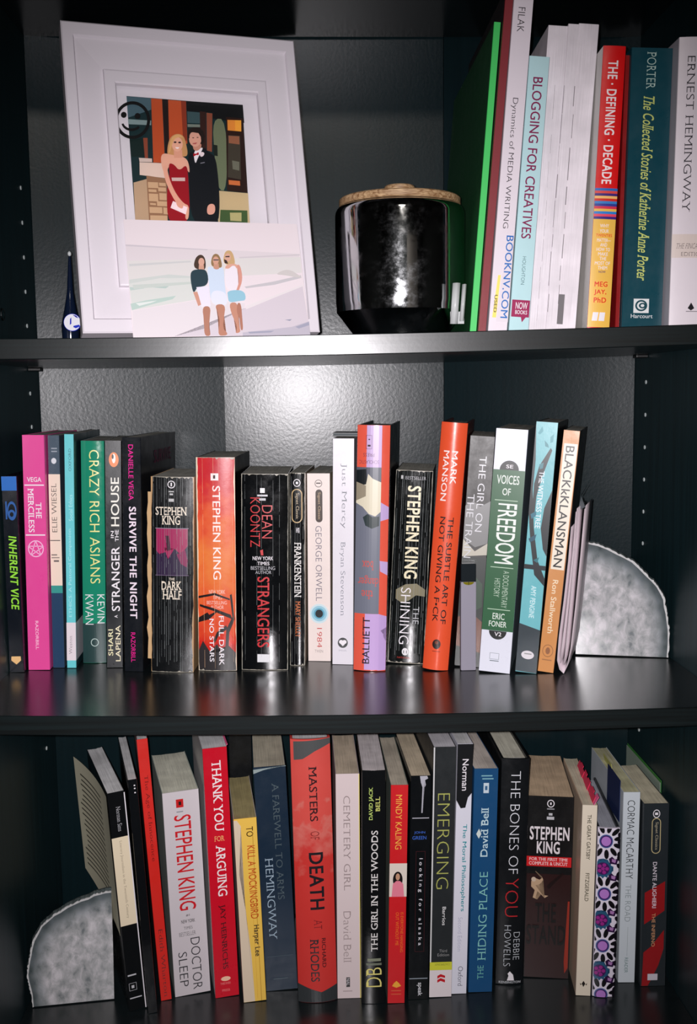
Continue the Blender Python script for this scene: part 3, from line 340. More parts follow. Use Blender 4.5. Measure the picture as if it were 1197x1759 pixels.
 {"name":"paperback_book","bay":"low","label":"narrow plain black paperback leaning beside the red one","loc":[0.11319,0.10917,0.93852],"yaw":-14.0,"lean":-2.83,"w":0.00828,"h":0.22045,"d":0.12222,"cover":[14,17,20],"pages":[205,198,202],"rough":0.16,"items":[["P","rule_line",[240,235,240],[[0.00497,0.2144],[0.00621,0.2144],[0.00621,0.2155],[0.00497,0.2155]]],["P","rule_line",[240,235,240],[[0.00497,0.21165],[0.00621,0.21165],[0.00621,0.21275],[0.00497,0.21275]]],["P","rule_line",[240,235,240],[[0.00497,0.2078],[0.00621,0.2078],[0.00621,0.2089],[0.00497,0.2089]]]]},
 {"name":"paperback_book","bay":"low","label":"tall thin scarlet paperback with faint black serif lettering","loc":[0.12185,0.12869,0.93852],"yaw":-11.72,"lean":-3.16,"w":0.00982,"h":0.25049,"d":0.12442,"cover":[215,38,30],"side":[96,16,24],"pages":[215,215,225],"rough":0.4,"items":[["T","title",[95,20,20],"The Age of Innocence","D","r",0.00294,0.00707,0.13516,0.2167,0,0],["T","author_name",[90,14,14],"Edith Wharton","D","r",0.00353,0.00707,0.00335,0.06925,0,0]]},
 {"name":"paperback_book","bay":"low","label":"thick pale grey paperback with red author name and grey left side","loc":[0.13419,0.13384,0.93852],"yaw":-13.37,"lean":-1.71,"w":0.0331,"h":0.19705,"d":0.10634,"cover":[208,200,204],"side":[178,192,184],"pages":[172,166,152],"rough":0.5,"items":[["P","publisher_mark",[200,30,32],[[0.01192,0.1818],[0.01854,0.1818],[0.01854,0.18971],[0.01192,0.18971]]],["P","publisher_mark",[40,20,20],[[0.01423,0.18406],[0.01655,0.18406],[0.01655,0.18745],[0.01423,0.18745]]],["P","publisher_mark",[150,150,155],[[0.01192,0.17728],[0.01787,0.17728],[0.01787,0.17841],[0.01192,0.17841]]],["T","author_name",[205,30,40],"STEPHEN KING","D","sb",0.00927,0.02449,0.083,0.17446,0,0],["T","subtitle",[60,60,60],"#1","H","sb",0.01456,0.01787,0.07679,0.07904,0,0],["T","subtitle",[60,60,60],"NEW YORK","H","sb",0.00993,0.02251,0.07058,0.07396,0,0],["T","subtitle",[60,60,60],"TIMES","H","s",0.01192,0.01986,0.06436,0.06719,0,0],["T","subtitle",[90,90,90],"BESTSELLER","H","s",0.00728,0.02251,0.05815,0.06211,0,0],["T","title",[45,45,50],"DOCTOR","D","s",0.01721,0.02582,0.00452,0.05533,0,0],["T","title",[45,45,50],"SLEEP","D","s",0.0053,0.01324,0.00903,0.04291,0,0]]},
 {"name":"paperback_book","bay":"low","label":"vivid crimson paperback with white serif title and pale left edge","loc":[0.17185,0.12989,0.93852],"yaw":-11.03,"lean":-1.37,"w":0.02204,"h":0.23913,"d":0.12378,"cover":[206,16,40],"side":[228,224,226],"pages":[198,192,195],"rough":0.3,"items":[["T","title",[245,235,236],"THANK YOU","D","rb",0.00749,0.01587,0.16054,0.2271,0,0],["T","title",[240,170,110],"FOR","H","rb",0.00661,0.01587,0.15103,0.15606,0,0],["T","title",[245,235,236],"ARGUING","D","rb",0.00749,0.01587,0.09845,0.14711,0,0],["T","author_name",[70,10,20],"JAY HEINRICHS","D","rb",0.00705,0.01322,0.02741,0.09006,-0.15,0],["O","publisher_mark",[250,200,170],0.01036,0.0179,0.00441,0.00224,0,""],["T","publisher_mark",[240,150,150],"THREE RIVERS","H","s",0.00529,0.01455,0.01231,0.01454,0,0],["T","publisher_mark",[240,150,150],"PRESS","H","s",0.00661,0.01366,0.00559,0.00783,0,0]]},
 {"name":"hardcover_book","bay":"low","label":"black hardcover pushed far back behind the small yellow paperback","loc":[0.18141,0.24388,0.93852],"yaw":-3.92,"lean":-0.13,"w":0.02257,"h":0.21297,"d":0.02919,"cover":[12,14,16],"pages":[90,90,90],"rough":0.32,"hard":1,"items":[]},
 {"name":"paperback_book","bay":"low","label":"short worn yellow paperback with torn cream left edge","loc":[0.1985,0.12154,0.93852],"yaw":-6.7,"lean":-1.75,"w":0.02074,"h":0.1758,"d":0.1056,"cover":[240,196,84],"side":[225,214,205],"pages":[128,118,84],"rough":0.4,"items":[["P","torn_edge",[225,206,180],[[0.0,0.17441],[0.0029,0.17441],[0.00622,0.16882],[0.00622,0.14534],[0.00249,0.12298],[0.00622,0.08944],[0.00933,0.04472],[0.01037,0.0002],[0.0,0.0002]]],["T","title",[70,45,10],"TO","D","sb",0.01078,0.01701,0.15819,0.1677,0,0],["T","title",[196,78,28],"KILL A MOCKINGBIRD","D","sb",0.01078,0.01784,0.07994,0.14981,0,0],["T","author_name",[35,25,14],"Harper Lee","D","sbb",0.01141,0.01763,0.0436,0.07379,0,0],["P","spine_crease",[165,120,30],[[0.01618,0.0002],[0.01659,0.0002],[0.01659,0.16211],[0.01618,0.16211]]],["P","spine_crease",[200,150,50],[[0.01286,0.00279],[0.01307,0.00279],[0.01307,0.12298],[0.01286,0.12298]]]]},
 {"name":"paperback_book","bay":"low","label":"dark navy paperback with pale serif author name and scuffed top edge","loc":[0.21838,0.13845,0.93852],"yaw":-3.76,"lean":-1.99,"w":0.02967,"h":0.21734,"d":0.1272,"cover":[24,42,60],"pages":[150,144,128],"rough":0.35,"items":[["T","title",[84,98,104],"A FAREWELL TO ARMS","D","r",0.01602,0.02196,0.08914,0.20121,0,0],["T","author_name",[165,185,200],"HEMINGWAY","D","r",0.00593,0.01306,0.05066,0.1299,0,0],["P","rule_line",[60,75,85],[[0.00297,0.03368],[0.02671,0.03368],[0.02671,0.03424],[0.00297,0.03424]]],["P","rule_line",[60,75,85],[[0.00742,0.01104],[0.02077,0.01104],[0.02077,0.01217],[0.00742,0.01217]]],["P","scuffed_edge",[150,165,165],[[0.0,0.21536],[0.02967,0.21714],[0.02967,0.21649],[0.0178,0.21649],[0.0089,0.21423],[0.0,0.2114]]]]},
 {"name":"hardcover_book","bay":"low","label":"wide brick red hardcover with black smoky foot and dark slab capitals","loc":[0.24868,0.12073,0.93852],"yaw":-1.4,"lean":-0.81,"w":0.0358,"h":0.24936,"d":0.14693,"cover":[204,62,56],"pages":[190,185,188],"rough":0.4,"hard":1,"bulge":0.004,"grad":[[0,[205,55,50]],[0.55,[205,55,50]],[0.66,[214,110,100]],[0.7,[214,80,72]],[1,[214,80,72]]],"overhang":0.003,"items":[["P","colour_band",[82,84,84],[[0.00286,0.24742],[0.0358,0.24916],[0.0358,0.2441],[0.02148,0.23801],[0.01074,0.23137],[0.00286,0.23026]]],["P","colour_band",[52,56,58],[[0.0,0.01827],[0.01074,0.01384],[0.02148,0.00996],[0.0358,0.0155],[0.0358,0.0002],[0.0,0.0002]]],["T","title",[50,26,30],"MASTERS","D","rb",0.01575,0.02291,0.17325,0.22417,0,0],["T","title",[120,30,30],"OF","D","r",0.01575,0.02363,0.15609,0.16384,0,0],["T","title",[32,28,34],"DEATH","D","sbb",0.0136,0.02649,0.08967,0.14391,0,0],["T","title",[120,30,34],"AT","D","r",0.01647,0.02363,0.07085,0.08026,0,0],["T","author_name",[34,26,32],"RHODES","D","rb",0.01217,0.02005,0.02048,0.06144,0,0],["T","author_name",[50,24,30],"RICHARD","D","sb",0.02291,0.02649,0.03376,0.06199,0,0]]},
 {"name":"paperback_book","bay":"low","label":"off-white paperback with thin grey spaced serif capitals","loc":[0.28463,0.1227,0.93861],"yaw":-0.22,"lean":0.24,"w":0.02147,"h":0.21482,"d":0.10929,"cover":[218,202,202],"pages":[158,146,128],"rough":0.45,"items":[["T","title",[150,135,135],"CEMETERY GIRL","D","r",0.00687,0.01288,0.10463,0.19423,0,0],["T","author_name",[160,145,145],"David Bell","D","r",0.00601,0.01288,0.03506,0.08459,0,0],["P","publisher_mark",[35,32,32],[[0.00816,0.01113],[0.0116,0.01113],[0.0116,0.02059],[0.00816,0.02059]]],["T","publisher_mark",[240,235,240],"NAL","D","s",0.00859,0.01117,0.0128,0.01948,0,0],["P","publisher_mark",[180,165,165],[[0.00515,0.00668],[0.01374,0.00668],[0.01374,0.00779],[0.00515,0.00779]]],["P","yellow_edge",[232,215,120],[[0.02083,0.0002],[0.02147,0.0002],[0.02147,0.21462],[0.02083,0.21462]]]]},
 {"name":"paperback_book","bay":"low","label":"black paperback with white upward capitals and yellow monogram at foot","loc":[0.30627,0.11368,0.93877],"yaw":0.11,"lean":0.67,"w":0.02144,"h":0.22085,"d":0.11602,"cover":[17,19,21],"pages":[168,160,160],"rough":0.14,"bulge":0.001,"items":[["T","author_name",[215,220,120],"BELL","U","rb",0.01244,0.0163,0.1828,0.19659,0,0],["T","author_name",[200,225,120],"DAVID JACK","U","rb",0.00643,0.01072,0.17508,0.20541,0,0],["T","title",[225,222,220],"THE GIRL IN THE WOODS","U","rb",0.00858,0.01458,0.05046,0.16515,0,0],["T","emblem",[232,220,130],"DB","U","r",0.00429,0.01823,0.01627,0.03502,0,0],["P","subtitle",[130,135,115],[[0.00536,0.04108],[0.01758,0.04108],[0.01758,0.04384],[0.00536,0.04384]]],["P","subtitle",[110,115,100],[[0.00429,0.03722],[0.01823,0.03722],[0.01823,0.03943],[0.00429,0.03943]]]]},
 {"name":"paperback_book","bay":"low","label":"slim red paperback with small photo of person in pink","loc":[0.33,0.11211,0.93887],"yaw":-0.59,"lean":1.27,"w":0.01573,"h":0.207,"d":0.13242,"cover":[206,32,38],"side":[130,140,130],"pages":[150,142,128],"rough":0.35,"items":[["T","author_name",[242,190,80],"MINDY KALING","D","s2",0.00472,0.01038,0.14711,0.19789,0,0],["P","author_photo",[224,212,200],[[0.0,0.1024],[0.01573,0.1024],[0.01573,0.13386],[0.0,0.13386]]],["O","author_photo",[24,18,18],0.00755,0.11841,0.0044,0.00773,0,""],["O","author_photo",[196,150,120],0.00755,0.12117,0.00189,0.00331,0,""],["P","author_photo",[230,130,150],[[0.0022,0.1024],[0.00315,0.11454],[0.00629,0.1173],[0.00944,0.1173],[0.01258,0.11454],[0.01352,0.1024]]],["T","title",[235,130,40],"IS EVERYONE HANGING","D","s",0.01069,0.01321,0.0494,0.08749,0,0],["T","title",[235,130,40],"OUT WITHOUT ME","D","s",0.00629,0.00912,0.05603,0.08749,0,0],["P","publisher_mark",[240,170,60],[[0.00393,0.01684],[0.0055,0.0196],[0.00786,0.0218],[0.01022,0.0196],[0.01227,0.01684],[0.00786,0.01518]]],["P","publisher_mark",[215,90,60],[[0.00315,0.01187],[0.01227,0.01187],[0.01227,0.01297],[0.00315,0.01297]]],["P","publisher_mark",[215,90,60],[[0.00315,0.00856],[0.01227,0.00856],[0.01227,0.00966],[0.00315,0.00966]]]]},
 {"name":"paperback_book","bay":"low","label":"black paperback with white smoke print and typewriter lettering in thin frame","loc":[0.34932,0.11702,0.93883],"yaw":-1.66,"lean":0.96,"w":0.01861,"h":0.21317,"d":0.1215,"cover":[14,17,20],"pages":[160,148,128],"rough":0.22,"items":[["P","smoke_print",[180,180,190],[[0.00837,0.21289],[0.01489,0.21297],[0.01582,0.21067],[0.01303,0.20901],[0.01377,0.20456],[0.01154,0.20012],[0.01116,0.17847],[0.01005,0.17847],[0.01079,0.20234],[0.0093,0.20678]]],["P","rule_line",[190,190,200],[[0.00186,0.17326],[0.01712,0.17326],[0.01712,0.17403],[0.00186,0.17403]]],["T","author_name",[60,100,190],"JOHN","H","sb",0.00372,0.01377,0.15849,0.16126,0,0],["T","author_name",[60,100,190],"GREEN","H","sb",0.00223,0.01489,0.15349,0.15682,0,0],["R","thin_frame",[80,30,36],0.00558,0.01414,0.04635,0.14239],["T","title",[225,222,230],"looking for alaska","D","sb",0.00782,0.01191,0.05246,0.13573,0,1],["P","rule_line",[150,160,170],[[0.00093,0.01998],[0.01768,0.01998],[0.01768,0.02082],[0.00093,0.02082]]],["T","publisher_mark",[230,230,235],"speak","D","sb",0.00782,0.01303,0.00361,0.01638,0,0]]},
 {"name":"paperback_book","bay":"low","label":"charcoal paperback with thin olive capitals and white base","loc":[0.36913,0.11936,0.93894],"yaw":-2.15,"lean":1.19,"w":0.02052,"h":0.23839,"d":0.1336,"cover":[36,40,42],"pages":[160,158,162],"rough":0.4,"items":[["P","white_edge",[215,215,215],[[0.0,0.0002],[0.00123,0.0002],[0.00123,0.23819],[0.0,0.23819]]],["T","title",[176,180,96],"EMERGING","D","l",0.00452,0.0156,0.10463,0.1951,0,0],["T","author_name",[225,225,225],"Barrios","D","sb",0.01067,0.01396,0.06966,0.08742,0,0],["T","subtitle",[160,160,160],"Third","H","s",0.00862,0.0156,0.04357,0.04635,0,0],["T","subtitle",[160,160,160],"Edition","H","s",0.00698,0.01765,0.03969,0.04246,0,0],["P","colour_band",[208,208,60],[[0.0,0.02636],[0.02052,0.02636],[0.02052,0.03414],[0.0,0.03414]]],["T","subtitle",[110,110,40],"CONTEMPORARY","R","s",0.00452,0.01847,0.03081,0.03303,0,0],["P","white_base",[228,218,220],[[0.0,0.0002],[0.02052,0.0002],[0.02052,0.02636],[0.0,0.02636]]],["P","publisher_mark",[196,26,36],[[0.00718,0.02081],[0.01026,0.02248],[0.01437,0.02081],[0.01437,0.01859],[0.01026,0.0197],[0.00718,0.01804]]],["P","publisher_mark",[196,26,36],[[0.00718,0.01693],[0.01026,0.01859],[0.01437,0.01693],[0.01437,0.01415],[0.01026,0.01582],[0.00718,0.01415]]]]},
 {"name":"paperback_book","bay":"low","label":"white paperback with black smoky top and teal lettering","loc":[0.39023,0.12348,0.93887],"yaw":-2.35,"lean":1.43,"w":0.01419,"h":0.23954,"d":0.1375,"cover":[222,222,234],"pages":[170,168,172],"rough":0.4,"items":[["P","colour_band",[20,22,25],[[0.0,0.23934],[0.01419,0.23934],[0.01419,0.19347],[0.01065,0.18901],[0.00852,0.17954],[0.00426,0.17898],[0.0,0.18678]]],["T","author_name",[240,235,240],"Norman","D","sb",0.00483,0.0105,0.19569,0.22522,0,0],["T","title",[20,140,150],"The Moral Philosophers","D","sb",0.00568,0.0105,0.08037,0.16394,0,0],["T","subtitle",[170,172,190],"Second Edition","D","s",0.00454,0.00852,0.04192,0.0748,0,0],["T","publisher_mark",[70,72,85],"Oxford","D","s",0.00568,0.01022,0.00794,0.02688,0,0]]},
 {"name":"paperback_book","bay":"low","label":"blue paperback with pale spaced capitals reading up and small diamond mark","loc":[0.40633,0.12487,0.93906],"yaw":-1.79,"lean":1.39,"w":0.02234,"h":0.21513,"d":0.1254,"cover":[24,74,118],"pages":[160,152,144],"rough":0.35,"items":[["P","publisher_mark",[130,180,190],[[0.0067,0.20785],[0.01676,0.20785],[0.01676,0.20897],[0.0067,0.20897]]],["P","publisher_mark",[130,180,190],[[0.0076,0.20505],[0.01787,0.20505],[0.01787,0.20617],[0.0076,0.20617]]],["P","publisher_mark",[200,215,225],[[0.00894,0.19216],[0.01385,0.19216],[0.01385,0.20169],[0.00894,0.20169]]],["P","publisher_mark",[60,100,140],[[0.01028,0.19496],[0.01251,0.19496],[0.01251,0.19889],[0.01028,0.19889]]],["T","author_name",[196,222,228],"David Bell","U","rb",0.0076,0.0143,0.13166,0.17816,0,0],["P","emblem",[215,225,220],[[0.00335,0.15351],[0.00581,0.15855],[0.00804,0.15351],[0.00581,0.14902]]],["T","title",[140,205,196],"HIDING PLACE","U","r",0.0076,0.01519,0.03137,0.11709,0,0],["T","title",[120,195,180],"THE","U","r",0.00804,0.01341,0.01289,0.02633,0,0]]},
 {"name":"hardcover_book","bay":"low","label":"tall black hardcover with large thin white and red title capitals","loc":[0.43381,0.13796,0.93914],"yaw":0.05,"lean":1.35,"w":0.02622,"h":0.2195,"d":0.13462,"cover":[16,19,22],"pages":[178,164,150],"rough":0.35,"hard":1,"bulge":0.002,"overhang":0.003,"items":[["T","title",[232,234,240],"THE BONES OF","D","l",0.00891,0.01783,0.10904,0.20786,0,0],["T","title",[190,40,46],"YOU","D","l",0.00682,0.01888,0.06701,0.1045,0,0],["T","author_name",[205,210,216],"DEBBIE","D","l",0.01573,0.0215,0.02442,0.05168,0,0],["T","author_name",[205,210,216],"HOWELLS","D","l",0.00682,0.01311,0.01817,0.0585,0,0],["P","publisher_mark",[240,235,240],[[0.01101,0.01079],[0.01311,0.01306],[0.01625,0.00965],[0.01363,0.00738],[0.0173,0.00398],[0.01049,0.00398],[0.01258,0.00738]]],["T","publisher_mark",[200,205,210],"KENSINGTON","H","sb",0.00315,0.0236,0.00114,0.00341,0,0]]},
 {"name":"paperback_book","bay":"low","label":"very thick dark brown and black paperback with red banner and small swordsman print","loc":[0.46251,0.14769,0.93927],"yaw":7.5,"lean":1.01,"w":0.04252,"h":0.17929,"d":0.11306,"cover":[18,18,19],"pages":[162,142,118],"rough":0.35,"items":[["P","cover_picture",[44,22,22],[[0.00085,0.0002],[0.04167,0.0002],[0.04167,0.10344],[0.00085,0.10344]]],["O","publisher_mark",[240,235,240],0.02126,0.17239,0.0034,0.00374,0.78,""],["P","publisher_mark",[240,235,240],[[0.02062,0.17124],[0.0219,0.17124],[0.0219,0.17354],[0.02062,0.17354]]],["P","publisher_mark",[150,150,155],[[0.01786,0.16665],[0.02466,0.16665],[0.02466,0.1678],[0.01786,0.1678]]],["P","publisher_mark",[190,190,195],[[0.01956,0.1609],[0.02296,0.1609],[0.02296,0.1632],[0.01956,0.1632]]],["P","publisher_mark",[190,190,195],[[0.01786,0.15688],[0.02466,0.15688],[0.02466,0.15975],[0.01786,0.15975]]],["T","author_name",[230,222,226],"STEPHEN","H","sbb",0.00255,0.03912,0.13677,0.14998,0,0],["T","author_name",[230,222,226],"KING","H","sbb",0.00935,0.03061,0.12355,0.13562,0,0],["P","red_banner",[205,34,38],[[0.0,0.11091],[0.04167,0.11091],[0.04167,0.12068],[0.0,0.12068]]],["T","subtitle",[245,215,215],"FOR THE FIRST TIME","H","rb",0.00255,0.03826,0.11665,0.11953,0,0],["T","subtitle",[245,215,215],"COMPLETE & UNCUT","H","rb",0.00255,0.03826,0.11234,0.1155,0,0],["P","figure_print",[190,160,130],[[0.0051,0.09597],[0.0085,0.09941],[0.01275,0.09769],[0.01531,0.09999],[0.01616,0.09769],[0.01275,0.09309],[0.00935,0.09194],[0.01446,0.0885],[0.01701,0.08275],[0.02126,0.08217],[0.01786,0.07988],[0.01446,0.08332],[0.01105,0.0862],[0.00935,0.07988],[0.01105,0.07815],[0.0068,0.07988],[0.0085,0.08735],[0.0051,0.09079]]],["O","figure_print",[205,185,165],0.00723,0.09798,0.00213,0.0023,0,""],["P","figure_print",[120,100,80],[[0.01446,0.09941],[0.0085,0.10573],[0.00893,0.10631],[0.01531,0.10056]]],["P","figure_print",[28,14,14],[[0.01956,0.09194],[0.02636,0.09884],[0.03401,0.10573],[0.03486,0.10401],[0.02721,0.09539],[0.02126,0.0885]]],["T","title",[16,13,13],"THE","H","sbb",0.00935,0.02891,0.05574,0.0747,0,0],["T","title",[16,13,13],"STAND","H","sbb",0.0017,0.03826,0.03333,0.05287,0,0],["P","worn_edge",[150,50,36],[[0.03954,0.07758],[0.04124,0.07758],[0.04124,0.01149],[0.03826,0.00575],[0.03741,0.01724]]]]},  # red-orange strip runs down the lower right edge
 {"name":"paperback_book","bay":"low","label":"cream paperback with thin black capitals and pink sticky tabs on top","loc":[0.50438,0.11476,0.9388],"yaw":6.05,"lean":1.21,"w":0.01352,"h":0.18291,"d":0.1226,"cover":[228,216,196],"side":[222,196,170],"pages":[178,160,140],"rough":0.4,"items":[["T","title",[60,58,40],"THE GREAT GATSBY","D","sb",0.00487,0.00838,0.13145,0.17396,0,0],["T","author_name",[60,58,40],"FITZGERALD","D","sb",0.00487,0.00838,0.09173,0.11858,0,0],["P","publisher_mark",[30,24,20],[[0.00676,0.01454],[0.00838,0.01175],[0.00676,0.00839],[0.00514,0.01175]]],["P","publisher_mark",[60,50,40],[[0.00338,0.01231],[0.00514,0.01119],[0.00405,0.01007]]],["P","publisher_mark",[60,50,40],[[0.01014,0.01231],[0.00838,0.01119],[0.00946,0.01007]]]]},
 {"name":"notebook","bay":"low","label":"floral notebook with black petals and violet flowers on a white spine","loc":[0.51923,0.11299,0.93888],"yaw":5.7,"lean":1.04,"w":0.01994,"h":0.16188,"d":0.12548,"cover":[222,214,228],"side":[26,30,34],"pages":[130,132,140],"rough":0.35,"hard":1,"bulge":0.001,"floral":1,"items":[]},
 {"name":"paperback_book","bay":"low","label":"pale grey paperback with condensed black and grey capitals beside the floral notebook","loc":[0.54949,0.13324,0.93869],"yaw":1.86,"lean":0.61,"w":0.01562,"h":0.18628,"d":0.1229,"cover":[200,208,214],"pages":[150,148,120],"rough":0.4,"items":[["T","author_name",[30,34,38],"CORMAC McCARTHY","D","s",0.00406,0.01094,0.1025,0.17851,0,0],["T","title",[140,150,152],"THE ROAD","D","s",0.00437,0.00969,0.06046,0.09674,0,0],["T","subtitle",[70,110,105],"READER","D","s",0.00562,0.00875,0.00979,0.02476,0,0],["P","spine_crease",[150,160,160],[[0.0075,0.02649],[0.00781,0.02649],[0.00781,0.05528],[0.0075,0.05528]]]]},
 {"name":"paperback_book","bay":"low","label":"rightmost black and red paperback with jagged red shapes and white label","loc":[0.56836,0.12604,0.93853],"yaw":0.96,"lean":0.02,"w":0.02348,"h":0.17778,"d":0.10108,"cover":[36,42,46],"pages":[158,152,132],"rough":0.35,"items":[["P","printed_shape",[148,24,28],[[0.00235,0.09189],[0.02113,0.10277],[0.02113,0.07415],[0.01409,0.06899],[0.00235,0.06098]]],["P","printed_shape",[148,24,28],[[0.00235,0.03349],[0.00939,0.03922],[0.02113,0.05525],[0.02113,0.03693],[0.01643,0.02033],[0.00986,0.00601],[0.00704,0.00029],[0.00117,0.00029]]],["O","publisher_mark",[240,235,240],0.01174,0.16804,0.00329,0.00401,0.8,""],["P","publisher_mark",[240,235,240],[[0.01033,0.1669],[0.01315,0.1669],[0.01315,0.16919],[0.01033,0.16919]]],["CAP","oval_label",[190,175,130],0.01174,0.14686,0.00423,0.01718,0.82,""],["T","publisher_mark",[200,190,160],"Signet Classics","D","r",0.01033,0.01362,0.13369,0.16003,0,0],["T","author_name",[225,215,225],"DANTE ALIGHIERI","D","sb",0.00939,0.01315,0.07701,0.12167,0,0],["T","title",[205,150,110],"THE INFERNO","D","sb",0.00939,0.01268,0.03922,0.07186,0,0],["P","white_label",[205,200,210],[[0.00657,0.00601],[0.01596,0.00601],[0.01596,0.01231],[0.00657,0.01231]]]]},
]
